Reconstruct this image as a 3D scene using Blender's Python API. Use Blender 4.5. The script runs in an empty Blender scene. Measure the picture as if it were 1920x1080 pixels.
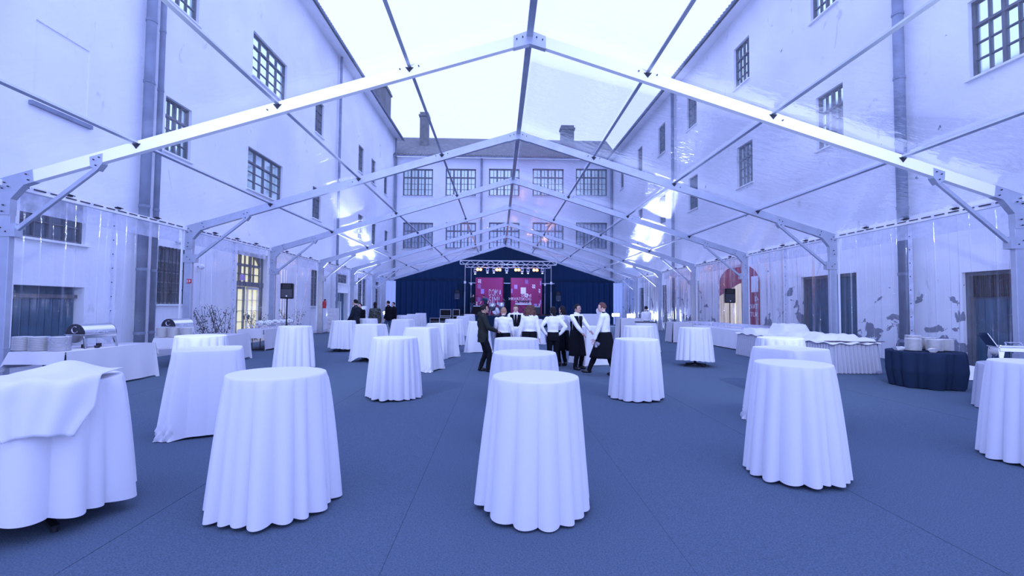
import bpy, math, random
import numpy as np
from math import sin, cos, pi, sqrt, atan2, radians as R_
from mathutils import Vector as V, Matrix
# ------------------------------------------------------------------ camera
S = bpy.context.scene
COL = S.collection
FPX, PITCH, YAW, ROLL, HC = 867.4, .0393, .0291, -.0083, 1.65
_cy, _sy, _cp, _sp, _cr, _sr = cos(YAW), sin(YAW), cos(PITCH), sin(PITCH), cos(ROLL), sin(ROLL)
_r0, _f0, _z = V((_cy, -_sy, 0)), V((_sy, _cy, 0)), V((0, 0, 1))
FW = _f0*_cp + _z*_sp
_up = -_f0*_sp + _z*_cp
RT = _r0*_cr - _up*_sr
UP = _r0*_sr + _up*_cr
CAM = V((0, 0, HC))
cd = bpy.data.cameras.new('camera'); cam = bpy.data.objects.new('camera', cd); COL.objects.link(cam)
cd.sensor_width = 36; cd.lens = FPX/1920*36; cd.clip_end = 400; cd.clip_start = .05
M3 = Matrix((RT, UP, -FW)).transposed()
cam.matrix_world = Matrix.Translation(CAM) @ M3.to_4x4()
S.camera = cam
# ------------------------------------------------------------------ sky, exposure, lights
S.view_settings.view_transform = 'Standard'; S.view_settings.look = 'None'
S.view_settings.gamma = 1; S.view_settings.use_curve_mapping = False
S.view_settings.exposure = 0.18
w = bpy.data.worlds.new('sky'); S.world = w; w.use_nodes = True
bg = w.node_tree.nodes['Background']; bg.inputs[0].default_value = (.37, .445, 1, 1); bg.inputs[1].default_value = 2.4
S.cycles.transparent_max_bounces = 24; S.cycles.max_bounces = 8; S.cycles.diffuse_bounces = 4
S.cycles.sample_clamp_indirect = 6
TA, TW, TH, TR, TS, TD = .624, 10.987, 4.202, 7.629, 5.700, 9.861   # tent axis x, half width, eave, ridge, bay, first frame
SL = (TR-TH)/TW
def lamp(name, typ, loc, aim, power, color, **k):
    d = bpy.data.lights.new(name, typ); d.energy = power; d.color = color
    for a, b in k.items(): setattr(d, a, b)
    o = bpy.data.objects.new(name, d); COL.objects.link(o); o.location = loc
    o.rotation_euler = (V(aim)-V(loc)).to_track_quat('-Z', 'Y').to_euler(); return o
BLU = (.42, .46, 1)
FLOODS = [(-9.75, 41.0, .95), (-9.7, 36.4, .95), (10.45, 41.0, .95), (10.6, 36.8, .95)]
for i, p in enumerate(FLOODS):
    lamp('flood_light', 'SPOT', (p[0], p[1]-.15, p[2]+.2), (p[0]*.8, p[1]-6, 6.5), 900, (.45, .52, 1), spot_size=R_(95), spot_blend=.6, shadow_soft_size=.15)
for sx in (-1, 1):   # lamps hung under the tent frame just ahead of the camera, above the picture
    lamp('wash_light', 'SPOT', (TA+sx*4.6, 3.95, 4.72), (TA+sx*5.2, 14, 4.4), 1250, (.62, .73, 1), spot_size=R_(120), spot_blend=.8, shadow_soft_size=.16)
# ------------------------------------------------------------------ pixel helpers (measured on the photograph)
def ray(px, py): return FW + RT*((px-960)/FPX) - UP*((py-540)/FPX)
def onZ(px, py, z): d = ray(px, py); t = (z-HC)/d.z; return V((t*d.x, t*d.y, z))
def onY(px, py, y): d = ray(px, py); t = y/d.y; return V((t*d.x, y, HC+t*d.z))
def hor(px): return 574+(px-934)*.00826
# ------------------------------------------------------------------ materials
MATS = {}
def mat(name, col, rough=.6, metal=0, spec=.5, noise=None, bump=None, emit=None, sheen=0, subsurf=0):
    m = bpy.data.materials.new(name); m.use_nodes = True; n = m.node_tree.nodes; l = m.node_tree.links
    b = n['Principled BSDF']; b.inputs['Base Color'].default_value = (*col, 1); b.inputs['Roughness'].default_value = rough
    b.inputs['Metallic'].default_value = metal; b.inputs['Specular IOR Level'].default_value = spec
    if sheen: b.inputs['Sheen Weight'].default_value = sheen
    tc = n.new('ShaderNodeTexCoord')
    if noise:
        sc, amt = noise; t = n.new('ShaderNodeTexNoise'); t.inputs['Scale'].default_value = sc; t.inputs['Detail'].default_value = 6
        l.new(tc.outputs['Object'], t.inputs['Vector'])
        r = n.new('ShaderNodeMapRange'); r.inputs[1].default_value = .3; r.inputs[2].default_value = .7; r.inputs[3].default_value = 1-amt; r.inputs[4].default_value = 1+amt
        l.new(t.outputs[0], r.inputs[0]); x = n.new('ShaderNodeVectorMath'); x.operation = 'SCALE'; x.inputs[0].default_value = col
        l.new(r.outputs[0], x.inputs[3]); l.new(x.outputs[0], b.inputs['Base Color'])
    if bump:
        sc, st = bump; t = n.new('ShaderNodeTexNoise'); t.inputs['Scale'].default_value = sc; t.inputs['Detail'].default_value = 4
        l.new(tc.outputs['Object'], t.inputs['Vector']); bp = n.new('ShaderNodeBump'); bp.inputs['Strength'].default_value = st; bp.inputs['Distance'].default_value = .02
        l.new(t.outputs[0], bp.inputs['Height']); l.new(bp.outputs[0], b.inputs['Normal'])
    if emit:
        b.inputs['Emission Color'].default_value = (*emit[0], 1); b.inputs['Emission Strength'].default_value = emit[1]
    MATS[name] = m; return m
def film(name, haze, tint=(.96, .97, 1), gloss=1.5, rough=.07, bscale=(1, 1, 1), bs=.3, nsc=3, hz=(.85, .87, .95), fmax=.55, dist=.05):
    m = bpy.data.materials.new(name); m.use_nodes = True; n = m.node_tree.nodes; l = m.node_tree.links
    n.remove(n['Principled BSDF']); out = n['Material Output']
    tr = n.new('ShaderNodeBsdfTransparent'); tr.inputs[0].default_value = (*tint, 1)
    df = n.new('ShaderNodeBsdfDiffuse'); df.inputs[0].default_value = (*hz, 1)
    tl = n.new('ShaderNodeBsdfTranslucent'); tl.inputs[0].default_value = (*hz, 1)
    a = n.new('ShaderNodeMixShader'); a.inputs[0].default_value = .5; l.new(df.outputs[0], a.inputs[1]); l.new(tl.outputs[0], a.inputs[2])
    h = n.new('ShaderNodeMixShader'); l.new(tr.outputs[0], h.inputs[1]); l.new(a.outputs[0], h.inputs[2])
    tc = n.new('ShaderNodeTexCoord'); mp = n.new('ShaderNodeMapping'); mp.inputs['Scale'].default_value = bscale; l.new(tc.outputs['Object'], mp.inputs[0])
    t = n.new('ShaderNodeTexNoise'); t.inputs['Scale'].default_value = nsc; t.inputs['Detail'].default_value = 5; l.new(mp.outputs[0], t.inputs['Vector'])
    r = n.new('ShaderNodeMapRange'); r.inputs[1].default_value = .3; r.inputs[2].default_value = .75; r.inputs[3].default_value = haze*.6; r.inputs[4].default_value = haze*1.5
    l.new(t.outputs[0], r.inputs[0]); l.new(r.outputs[0], h.inputs[0])
    bp = n.new('ShaderNodeBump'); bp.inputs['Strength'].default_value = bs; bp.inputs['Distance'].default_value = dist; l.new(t.outputs[0], bp.inputs['Height'])
    g = n.new('ShaderNodeBsdfGlossy'); g.inputs[0].default_value = (1, 1, 1, 1); g.inputs['Roughness'].default_value = rough; l.new(bp.outputs[0], g.inputs['Normal'])
    lw = n.new('ShaderNodeLayerWeight'); lw.inputs[0].default_value = .12
    fm = n.new('ShaderNodeMapRange'); fm.inputs[1].default_value = 0; fm.inputs[2].default_value = 1; fm.inputs[3].default_value = .04*gloss; fm.inputs[4].default_value = fmax
    l.new(lw.outputs[0], fm.inputs[0])
    f = n.new('ShaderNodeMixShader'); l.new(fm.outputs[0], f.inputs[0]); l.new(h.outputs[0], f.inputs[1]); l.new(g.outputs[0], f.inputs[2]); l.new(f.outputs[0], out.inputs[0])
    MATS[name] = m; return m
def plaster(name, col, peel, seed):
    m = bpy.data.materials.new(name); m.use_nodes = True; n = m.node_tree.nodes; l = m.node_tree.links
    b = n['Principled BSDF']; b.inputs['Roughness'].default_value = .9; b.inputs['Specular IOR Level'].default_value = .2
    tc = n.new('ShaderNodeTexCoord'); mp = n.new('ShaderNodeMapping'); mp.inputs['Location'].default_value = (seed, seed*2, 0); l.new(tc.outputs['Object'], mp.inputs[0])
    def noise(sc, det, dist=0, scale=None):
        t = n.new('ShaderNodeTexNoise'); t.inputs['Scale'].default_value = sc; t.inputs['Detail'].default_value = det; t.inputs['Distortion'].default_value = dist
        if scale:
            q = n.new('ShaderNodeMapping'); q.inputs['Scale'].default_value = scale; l.new(mp.outputs[0], q.inputs[0]); l.new(q.outputs[0], t.inputs[0])
        else: l.new(mp.outputs[0], t.inputs[0])
        return t
    def mix(fac, c1, c2):
        x = n.new('ShaderNodeMix'); x.data_type = 'RGBA'; l.new(fac, x.inputs[0])
        if isinstance(c1, tuple): x.inputs[6].default_value = (*c1, 1)
        else: l.new(c1, x.inputs[6])
        x.inputs[7].default_value = (*c2, 1); return x.outputs[2]
    def rng(src, a, bb, lo=0, hi=1):
        r = n.new('ShaderNodeMapRange'); r.inputs[1].default_value = a; r.inputs[2].default_value = bb; r.inputs[3].default_value = lo; r.inputs[4].default_value = hi; l.new(src, r.inputs[0]); return r.outputs[0]
    c = mix(rng(noise(.25, 4).outputs[0], .35, .7), col, tuple(v*.82 for v in col))
    c = mix(rng(noise(2.2, 8, 1.2, (1, 1, .45)).outputs[0], .66, .74, 0, .5), c, tuple(v*.5 for v in col))
    if peel:
        sx = n.new('ShaderNodeSeparateXYZ'); l.new(tc.outputs['Object'], sx.inputs[0])
        z = rng(sx.outputs[2], .2, 3.0, .06, -.16)
        ad = n.new('ShaderNodeMath'); ad.operation = 'ADD'; l.new(noise(1.5, 9, .5).outputs[0], ad.inputs[0]); l.new(z, ad.inputs[1])
        c = mix(rng(ad.outputs[0], .545, .555), c, (.22, .24, .28))
    l.new(c, b.inputs['Base Color'])
    bp = n.new('ShaderNodeBump'); bp.inputs['Strength'].default_value = .35; bp.inputs['Distance'].default_value = .03; l.new(noise(6, 6).outputs[0], bp.inputs['Height']); l.new(bp.outputs[0], b.inputs['Normal'])
    MATS[name] = m; return m
mat('cloth', (.74, .745, .76), .85, spec=.15, bump=(500, .15), sheen=.2)
mat('cloth_cream', (.62, .62, .64), .85, spec=.15, bump=(400, .2))
mat('cloth_satin', (.45, .46, .52), .5, spec=.3)
mat('cloth_navy', (.016, .030, .062), .8, spec=.12, bump=(300, .2))
mat('drape_black', (.010, .030, .068), .8, spec=.15)
mat('drape_white', (.75, .76, .8), .8)
mat('carpet', (.10, .142, .19), .95, spec=.1, noise=(90, .3), bump=(260, .5))
mat('alu', (.46, .50, .58), .4, .6, noise=(3, .08))
mat('alu_white', (.88, .89, .92), .5, .05)  # on the nearest rafters this white stands for lamp light
mat('steel', (.7, .71, .74), .12, 1)
mat('steel_dark', (.04, .04, .05), .4, .6)
mat('black', (.006, .007, .010), .6, spec=.2)
mat('rubber', (.02, .02, .022), .8)
mat('porcelain', (.80, .80, .80), .2, spec=.6)
mat('wood_dark', (.11, .12, .13), .55, noise=(4, .2))
mat('pipe', (.20, .24, .30), .6, noise=(2, .2))
mat('door_blue', (.018, .07, .12), .6, noise=(2.5, .25))
mat('roof_tile', (.16, .17, .15), .9, noise=(3, .3))
mat('glass_window', (.80, .95, .88), .06, .9)
mat('glass_pale', (.72, .85, .74), .2, .35)
mat('glass_mid', (.38, .44, .5), .1, .7); mat('glass_dark', (.05, .07, .09), .08, spec=1)
mat('glass_warm', (.7, .7, .45), .3, emit=((1, .93, .50), .62))
mat('warm_wall_glow', (.8, .72, .5), .7, emit=((1, .78, .42), .28))
mat('red', (.45, .015, .03), .5)
mat('banner_red', (.30, .015, .06), .6, noise=(20, .12))
mat('panel_red', (.30, .02, .12), .55, noise=(20, .08))
mat('panel_white', (.8, .8, .85), .6)
mat('panel_violet', (.42, .28, .62), .6)
mat('bulb_warm', (1, .6, .3), .5, emit=((1, .45, .17), 130)); mat('glow_ring', (1, .4, .1), .5, emit=((1, .33, .07), 1.6))
mat('bulb_blue', (.6, .7, 1), .5, emit=((.5, .6, 1), 160))
mat('led', (.6, .7, 1), .5, emit=((.6, .7, 1), 5))
mat('screen_white', (.8, .8, .85), .6)
mat('leaf', (.05, .07, .06), .6); mat('twig', (.06, .05, .04), .8)
mat('skin_fair', (.62, .40, .32), .5, spec=.3); mat('skin_tan', (.42, .26, .20), .5, spec=.3)
mat('hair_dark', (.010, .008, .008), .6, spec=.2, bump=(120, .5)); mat('hair_brown', (.10, .035, .025), .55, bump=(90, .6)); mat('hair_fair', (.34, .18, .11), .55, bump=(120, .5))
mat('shirt_white', (.78, .78, .8), .8, bump=(9, .5)); mat('suit_dark', (.008, .009, .013), .9, spec=.08, bump=(10, .4)); mat('jacket_olive', (.022, .026, .024), .9, spec=.08, bump=(12, .5))
mat('jeans', (.05, .08, .16), .8, bump=(12, .4)); mat('shoe', (.012, .012, .014), .35); mat('shirt_blue', (.04, .09, .16), .8, bump=(9, .4))
mat('camo', (.05, .06, .05), .8, noise=(14, .9)); mat('lip', (.35, .12, .11), .5); mat('eye', (.02, .02, .02), .2)
mat('jacket_dark', (.016, .022, .03), .9, spec=.1, bump=(10, .5)); mat('white_wood', (.72, .72, .72), .6, noise=(5, .1))
mat('flower', (.74, .76, .74), .8); mat('dark_food', (.05, .045, .05), .5); mat('sign_green', (.35, .6, .5), .5)
film('film_roof', .035, gloss=1.0, rough=.075, bscale=(1.2, 2.4, 1), bs=.5, nsc=2.6, fmax=.36)
film('film_wall', .018, gloss=1.5, rough=.10, bscale=(1, 4.5, .35), bs=.6, nsc=2.6, fmax=.5, dist=.05)
film('film_milky', .62, gloss=.8, rough=.3, bs=.2, fmax=.2)
film('wrap', .12, gloss=3, rough=.1, bs=1, nsc=25, fmax=.5)
film('glassware', .05, gloss=4, rough=.03, bs=0, fmax=.8)
plaster('plaster_left', (.88, .90, .91), False, 3.1); plaster('plaster_right', (.90, .91, .91), True, 7.7); plaster('plaster_back', (.86, .88, .91), False, 1.3)
# ------------------------------------------------------------------ builders
def link(o, parent=None):
    COL.objects.link(o)
    if parent: o.parent = parent
    return o
def tag(o, label=None, cat=None, group=None, kind=None):
    if label: o['label'] = label
    if cat: o['category'] = cat
    if group: o['group'] = group
    if kind: o['kind'] = kind
    return o
def thing(name, label, cat, loc=(0, 0, 0), rz=0, group=None, kind=None):
    o = bpy.data.objects.new(name, None); o.empty_display_size = .2; link(o); o.location = loc; o.rotation_euler = (0, 0, rz)
    return tag(o, label, cat, group, kind)
def copy_tree(o, parent=None):
    c = o.copy(); COL.objects.link(c)
    if parent: c.parent = parent
    for ch in o.children: copy_tree(ch, c)
    return c
class MB:
    def __init__(s): s.v = []; s.f = []; s.m = []; s.mi = 0
    def add(s, vs, fs):
        b = len(s.v); s.v += [tuple(v) for v in vs]; s.f += [tuple(b+i for i in f) for f in fs]; s.m += [s.mi]*len(fs); return s
    def box(s, x0, x1, y0, y1, z0, z1):
        return s.add([(x0, y0, z0), (x1, y0, z0), (x1, y1, z0), (x0, y1, z0), (x0, y0, z1), (x1, y0, z1), (x1, y1, z1), (x0, y1, z1)],
                     [(0, 3, 2, 1), (4, 5, 6, 7), (0, 1, 5, 4), (1, 2, 6, 5), (2, 3, 7, 6), (3, 0, 4, 7)])
    def bar(s, p0, p1, w, h, ref=(0, 1, 0)):   # w along ref, h across
        p0, p1, ref = V(p0), V(p1), V(ref); d = (p1-p0).normalized()
        a = (ref-d*ref.dot(d)).normalized(); b = d.cross(a)
        vs = [p+a*(i*w/2)+b*(j*h/2) for p in (p0, p1) for i, j in ((-1, -1), (1, -1), (1, 1), (-1, 1))]
        return s.add(vs, [(0, 1, 2, 3), (7, 6, 5, 4), (0, 4, 5, 1), (1, 5, 6, 2), (2, 6, 7, 3), (3, 7, 4, 0)])
    def tube(s, p0, p1, r0, r1=None, n=10, cap=True):
        p0, p1 = V(p0), V(p1); r1 = r0 if r1 is None else r1; d = (p1-p0).normalized()
        a = d.orthogonal().normalized(); b = d.cross(a)
        vs = [p+(a*cos(2*pi*i/n)+b*sin(2*pi*i/n))*r for p, r in ((p0, r0), (p1, r1)) for i in range(n)]
        fs = [(i, (i+1) % n, n+(i+1) % n, n+i) for i in range(n)]
        if cap: fs += [tuple(reversed(range(n))), tuple(range(n, 2*n))]
        return s.add(vs, fs)
    def path(s, pts, r, n=6):
        for a, b in zip(pts, pts[1:]): s.tube(a, b, r, r, n)
        return s
    def lathe(s, prof, n=20, c=(0, 0, 0), close=True):
        vs = [(c[0]+r*cos(2*pi*i/n), c[1]+r*sin(2*pi*i/n), c[2]+z) for r, z in prof for i in range(n)]
        fs = [(k*n+i, k*n+(i+1) % n, (k+1)*n+(i+1) % n, (k+1)*n+i) for k in range(len(prof)-1) for i in range(n)]
        if close: fs += [tuple(reversed(range(n))), tuple(range((len(prof)-1)*n, len(prof)*n))]
        return s.add(vs, fs)
    def prism(s, pts, y0, y1):   # xz polygon extruded in y
        n = len(pts); vs = [(x, y0, z) for x, z in pts]+[(x, y1, z) for x, z in pts]
        return s.add(vs, [tuple(range(n)), tuple(reversed(range(n, 2*n)))]+[(i, n+i, n+(i+1) % n, (i+1) % n) for i in range(n)])
    def ball(s, c, r, n=10, m=7, fn=None):
        r = (r, r, r) if not isinstance(r, (tuple, list)) else r; vs = []
        for j in range(m+1):
            t = pi*j/m
            for i in range(n):
                p = V((sin(t)*cos(2*pi*i/n)*r[0], sin(t)*sin(2*pi*i/n)*r[1], cos(t)*r[2]))
                if fn: p = fn(p)
                vs.append(V(c)+p)
        return s.add(vs, [(j*n+i, (j+1)*n+i, (j+1)*n+(i+1) % n, j*n+(i+1) % n) for j in range(m) for i in range(n)])
    def grid(s, nu, nv, fn, wrap=False):
        cu = nu if wrap else nu+1
        vs = [fn(i/nu, j/nv) for j in range(nv+1) for i in range(cu)]
        return s.add(vs, [(j*cu+i, j*cu+(i+1) % cu, (j+1)*cu+(i+1) % cu, (j+1)*cu+i) for j in range(nv) for i in range(nu)])
    def mesh(s, name, mats, smooth=False):
        me = bpy.data.meshes.new(name); me.from_pydata(s.v, [], s.f)
        for m in (mats if isinstance(mats, (list, tuple)) else [mats]): me.materials.append(MATS[m])
        me.polygons.foreach_set('material_index', s.m)
        me.polygons.foreach_set('use_smooth', [bool(smooth)]*len(s.f)); me.update(); return me
    def build(s, name, mats, parent=None, smooth=False, bevel=0):
        o = bpy.data.objects.new(name, s.mesh(name, mats, smooth)); link(o, parent)
        if bevel:
            b = o.modifiers.new('bevel', 'BEVEL'); b.width = bevel; b.segments = 2; b.limit_method = 'ANGLE'
        return o
def inst(me_ob, name, parent, loc=(0, 0, 0), rz=0, mesh=None):
    o = bpy.data.objects.new(name, mesh or me_ob.data); link(o, parent); o.location = loc; o.rotation_euler = (0, 0, rz); return o
def baked(tmp):
    dg = bpy.context.evaluated_depsgraph_get(); me = bpy.data.meshes.new_from_object(tmp.evaluated_get(dg)); return me
def text_mesh(body, size, depth, m, align='LEFT', stretch=1):
    c = bpy.data.curves.new('text', 'FONT'); c.body = body; c.size = size; c.extrude = depth; c.align_x = align; c.space_line = .85; c.resolution_u = 2
    o = bpy.data.objects.new('text', c); COL.objects.link(o); me = baked(o); bpy.data.objects.remove(o)
    me.materials.clear(); me.materials.append(MATS[m])
    for v in me.vertices: v.co.x *= stretch
    return me
# ------------------------------------------------------------------ floor: carpet laid in long strips
rnd = random.Random(4)
fl = thing('floor', 'grey blue carpet laid in long strips', None, (0, 0, 0), kind='structure'); del fl['label']
MB().box(-13.5, 14.5, -2, 50, -.30, -.02).build('subfloor', 'steel_dark', fl)
x = TA-TW-.15
cut = [x]
while x < TA+TW+.1: x += 1.96; cut.append(x)
for i in range(len(cut)-1):
    MB().box(cut[i]+.0015, cut[i+1]-.0015, -1.6, 44.3, -.03, -.002+(.0015 if i % 2 else 0)).build('carpet_strip', 'carpet', fl)
mat('paving', (.42, .43, .45), .9, noise=(3, .2))
MB().box(-13.5, TA-TW-.16, -2, 50, -.03, -.01).box(TA+TW+.12, 14.5, -2, 50, -.03, -.01).build('yard_paving', 'paving', fl)
# ------------------------------------------------------------------ ceiling: clear roof sheets, purlins
ce = thing('ceiling', None, None, (TA, 0, 0), kind='structure')
YF = [TD+TS*k for k in range(-2, 7)]
def zroof(x): return TR-SL*abs(x)
for k in range(len(YF)-1):
    y0, y1 = YF[k], YF[k+1]
    for sx in (-1, 1):
        def fn(u, v, sx=sx, y0=y0, y1=y1):
            x = u*TW; sag = -.05*sin(pi*v)*(.5+.5*u)+.02*sin(9*u+v*5+y0)
            return (sx*x, y0+(y1-y0)*v, zroof(x)+.03+sag*.6)
        MB().grid(18, 10, fn).build('roof_sheet', 'film_roof', ce, smooth=True)
        for fx in (.235, .487, .75):
            X = sx*TW*fx; z = zroof(X)-.05
            MB().bar((X, y0+.06, z), (X, y1-.06, z), .07, .05, (cos(atan2(SL, 1)), 0, -sx*SL)).build('purlin', 'alu', ce)
            if k: MB().prism([(X-.09, z-.02), (X+.09, z-.02), (X, z-.13)], y0-.075, y0-.062).build('purlin_bracket', 'steel_dark', ce)
        xe = sx*(TW-.07)
        MB().box(min(xe, xe+sx*.12), max(xe, xe+sx*.12), y0+.06, y1-.06, TH-.14, TH-.02).build('eave_beam', 'alu_white', ce)
        n = 14; d = MB()
        for i in range(n):
            a = y0+.2+(y1-y0-.4)*i/n; d.box(xe-sx*.012-.006, xe-sx*.012+.006, a, a+(y1-y0-.4)/n*.72, TH-.075, TH-.05)
        tag(d.build('keder_rail', 'steel_dark', ce), kind='stuff')
        for i in range(3):
            a = y0+(y1-y0)*(i+1)/4
            MB().box(xe-.05, xe+.05, a-.05, a+.05, TH-.02, TH+.03).bar((xe-sx*.02, a-.06, TH+.03), (xe-sx*.09, a+.06, TH+.0), .02, .02).build('rail_clamp', 'steel_dark', ce)
    MB().bar((0, y0+.06, TR-.1), (0, y1-.06, TR-.1), .14, .07, (1, 0, 0)).build('ridge_beam', 'alu', ce)
for k in (7,):   # wind bracing in the last bay
    y0, y1 = YF[k], YF[k+1]
    for sx in (-1, 1):
        for a, b in ((.235, .487), (.487, .235), (.487, .75), (.75, .487)):
            MB().tube((sx*TW*a, y0+.1, zroof(TW*a)-.12), (sx*TW*b, y1-.1, zroof(TW*b)-.12), .022, n=6).build('wind_brace', 'alu_white', ce)
# ------------------------------------------------------------------ tent frames
def tent_frame(k, label):
    t = thing('tent_frame', label, 'tent frame', (TA, YF[k], 0), group=None)
    for sx in (-1, 1):
        m = lambda pts: [(sx*x, z) for x, z in pts]
        MB().box(min(sx*(TW-.25), sx*TW), max(sx*(TW-.25), sx*TW), -.06, .06, .02, TH-.745).build('post', 'alu', t, bevel=.01)
        MB().prism(m([(TW-.27, .0), (TW+.02, .0), (TW+.02, .7), (TW-.27, .7)]), -.068, .068).build('post_foot', 'alu', t)
        MB().box(min(sx*(TW-.5), sx*(TW+.15)), max(sx*(TW-.5), sx*(TW+.15)), -.2, .2, 0, .02).build('base_plate', 'steel_dark', t)
        MB().prism(m([(TW, TH), (TW-.66, TH+.66*SL), (TW-.70, TH+.70*SL-.27), (TW-.5, TH-.12), (TW-.25, TH-.42), (TW-.25, TH-.75), (TW, TH-.75)]), -.07, .07).build('corner_bracket', 'alu', t)
        dx = .26*SL/sqrt(1+SL*SL)
        MB().prism(m([(TW-.6, TH+.6*SL-.012), (0.0, TR-.012), (0.0, TR-.27), (TW-.6-0*dx, TH+.6*SL-.262)]), -.06, .06).build('rafter', 'alu_white' if k in (1, 2) else 'alu', t)  # nearest rafters whiter: the lamp light on them is put into the colour
        MB().prism(m([(.35, TR-.35*SL-.01), (0, TR+.01), (0, TR-.29), (.35, TR-.35*SL-.285)]), -.068, .068).build('ridge_bracket', 'alu', t)
        b0 = V((sx*(TW-.30), 0, TH-1.08)); b1 = V((sx*(TW-1.92), 0, TH+1.92*SL-.34))
        MB().bar(b0, b1, .07, .085).build('knee_brace', 'alu', t, bevel=.008)
        MB().box(min(sx*(TW-.38), sx*(TW+.01)), max(sx*(TW-.38), sx*(TW+.01)), -.085, .085, TH-1.2, TH-.93).build('brace_plate', 'alu', t)
        c = (TW-1.95, TH+1.95*SL-.2)
        MB().prism(m([(c[0]-.12, c[1]+.16), (c[0]+.14, c[1]+.08), (c[0]+.12, c[1]-.12), (c[0]-.02, c[1]-.2), (c[0]-.12, c[1]-.06)]), -.075, .075).build('brace_bracket', 'alu', t)
        if k <= 4:
            bo = MB()
            for (x, z) in [(TW-.12, TH-.08), (TW-.2, TH-.16), (TW-.08, TH-.2), (TW-.12, TH-.55), (TW-.55, TH+.1), (TW-.6, TH-.02), (TW-.1, TH-.68), (c[0]+.05, c[1]+.02), (c[0]-.06, c[1]+.07), (c[0], c[1]-.1), (TW-.1, TH-1.02), (TW-.2, TH-1.1), (.15, TR-.15), (.28, TR-.2), (TW*.235+.2, zroof(TW*.235)-.12), (TW*.235-.2, zroof(TW*.235)-.04), (TW*.487+.2, zroof(TW*.487)-.2)]:
                bo.tube((sx*x, -.098, z), (sx*x, -.05, z), .014, n=6)
            tag(bo.build('bolts', 'steel_dark', t), kind='stuff')
    return t
FL = {1: 'tent frame nearest the camera whose apex touches the top of the photo', 2: 'second aluminium tent frame, behind the nearest one and before the lit door',
      3: 'third aluminium tent frame from the camera, left post beside the tall speaker', 4: 'fourth aluminium tent frame, left post beside the white plank counter',
      5: 'fifth aluminium tent frame from the camera, behind the plank counter', 6: 'sixth aluminium tent frame from the camera, over the truss uplights', 7: 'seventh aluminium tent frame, last one before the stage gable', 8: 'end tent frame carrying the dark drape above the stage'}
for k in range(1, 9): tent_frame(k, FL[k])
for sx in (-1, 1):
    t = thing('hanging_floodlight', f'floodlight hung under the tent frame above the {"left" if sx < 0 else "right"} top edge of the photo', 'floodlight', (TA+sx*4.6, 3.95, 4.86))
    MB().box(-.2, .2, -.25, .1, 0, .12).build('housing', 'steel_dark', t, bevel=.01); MB().box(-.02, .02, .16, .20, .05, 1.15).build('hook', 'steel_dark', t)
# ------------------------------------------------------------------ clear side walls of the tent
def sidewall(sx, name):
    wl = thing(name, None, None, (TA, 0, 0), kind='structure'); xw = sx*(TW+.03)
    for k in range(len(YF)-1):
        y0, y1 = YF[k], YF[k+1]; ym = (y0+y1)/2
        for h, (a, b) in enumerate(((y0+.1, ym+.04), (ym-.04, y1-.1))):
            rr = random.Random(k*7+h+(50 if sx > 0 else 0)); ph = [rr.uniform(0, 6.28) for _ in range(6)]
            lean = rr.uniform(-.15, .15)
            def fn(u, v, a=a, b=b, ph=ph, lean=lean):
                y = a+(b-a)*u; t = 1-v
                o = .020*sin(y*7+ph[0]+lean*4*v)+.014*sin(y*15+ph[1]+sin(3*v+ph[3]))+.008*sin(y*31+ph[2]+2*v)
                o *= .35+1.2*t; o += .05*sin(pi*v)*sin(y*1.2+ph[4])
                return (xw+sx*.03+o*.9, y, v*(TH-.12))
            ncr = 9; cr = [a+(b-a)*(i+.5+rr.uniform(-.22, .22))/ncr for i in range(ncr)]; am = [rr.uniform(.5, 1.2) for _ in cr]; tl = [rr.uniform(-.06, .06) for _ in cr]
            off = (-.042, -.027, -.018, -.0105, -.005, 0, .005, .0105, .018, .027, .042)
            us = sorted([0, 1]+[((c+o)-a)/(b-a) for c in cr for o in off]+[((cr[i]+cr[i+1])/2-a)/(b-a) for i in range(ncr-1)]); us = [min(1, max(0, u)) for u in us]
            def fn2(u, v):
                i = min(range(ncr), key=lambda q: abs(cr[q]-(a+(b-a)*us[int(round(u*(len(us)-1)))]))); uu = us[int(round(u*(len(us)-1)))]; y = a+(b-a)*uu
                p_ = fn(uu, v); d = (y-cr[i])/.015; return (p_[0]-sx*.024*am[i]*math.exp(-d*d), y+tl[i]*(1-v)*sin(pi*uu), p_[2])
            MB().grid(len(us)-1, 10, fn2).build('clear_panel', 'film_wall', wl, smooth=True)
        MB().grid(16, 3, lambda u, v: (xw+sx*(.09+.02*sin(u*20+v)), y0+.13+(y1-y0-.26)*u, TH-.55+.42*v)).build('valance', 'film_milky', wl, smooth=True)
        MB().box(xw-.012, xw+.012, ym-.055, ym+.055, .02, TH-.14).build('lacing_strip', 'film_milky', wl)
        e = MB()
        for z in [0.3+.38*i for i in range(10)]: e.tube((xw-sx*.022, ym, z), (xw-sx*.012, ym, z), .016, n=6)
        tag(e.build('eyelets', 'steel_dark', wl), kind='stuff')
        for yy in (y0+.11, y1-.11):
            MB().box(xw-.03, xw+.0, yy-.035, yy+.035, .02, TH-.12).build('edge_channel', 'alu_white', wl)
    if sx > 0:
        def fl_(u, v): y = 9.9+2.5*u; return (TW-.05-.55*v+.03*sin(u*9), y, .26*(1-v)**1.5+.015+.02*sin(u*17+v*5))
        MB().grid(20, 6, fl_).build('floor_skirt', 'drape_white', wl, smooth=True)
    return wl
wl_ = sidewall(-1, 'wall_left')
_d = ray(582, 503); _t = (TA-TW+.08)/_d.x; pa = CAM+_d*_t; _d = ray(561, 606); _t = (TA-TW+.25)/_d.x; pb = CAM+_d*_t
MB().bar(pa-V((TA, 0, 0)), pb-V((TA, 0, 0)), .12, .012, (0, 1, 0)).build('loose_strap', 'film_milky', wl_)
sidewall(1, 'wall_right')
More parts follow.
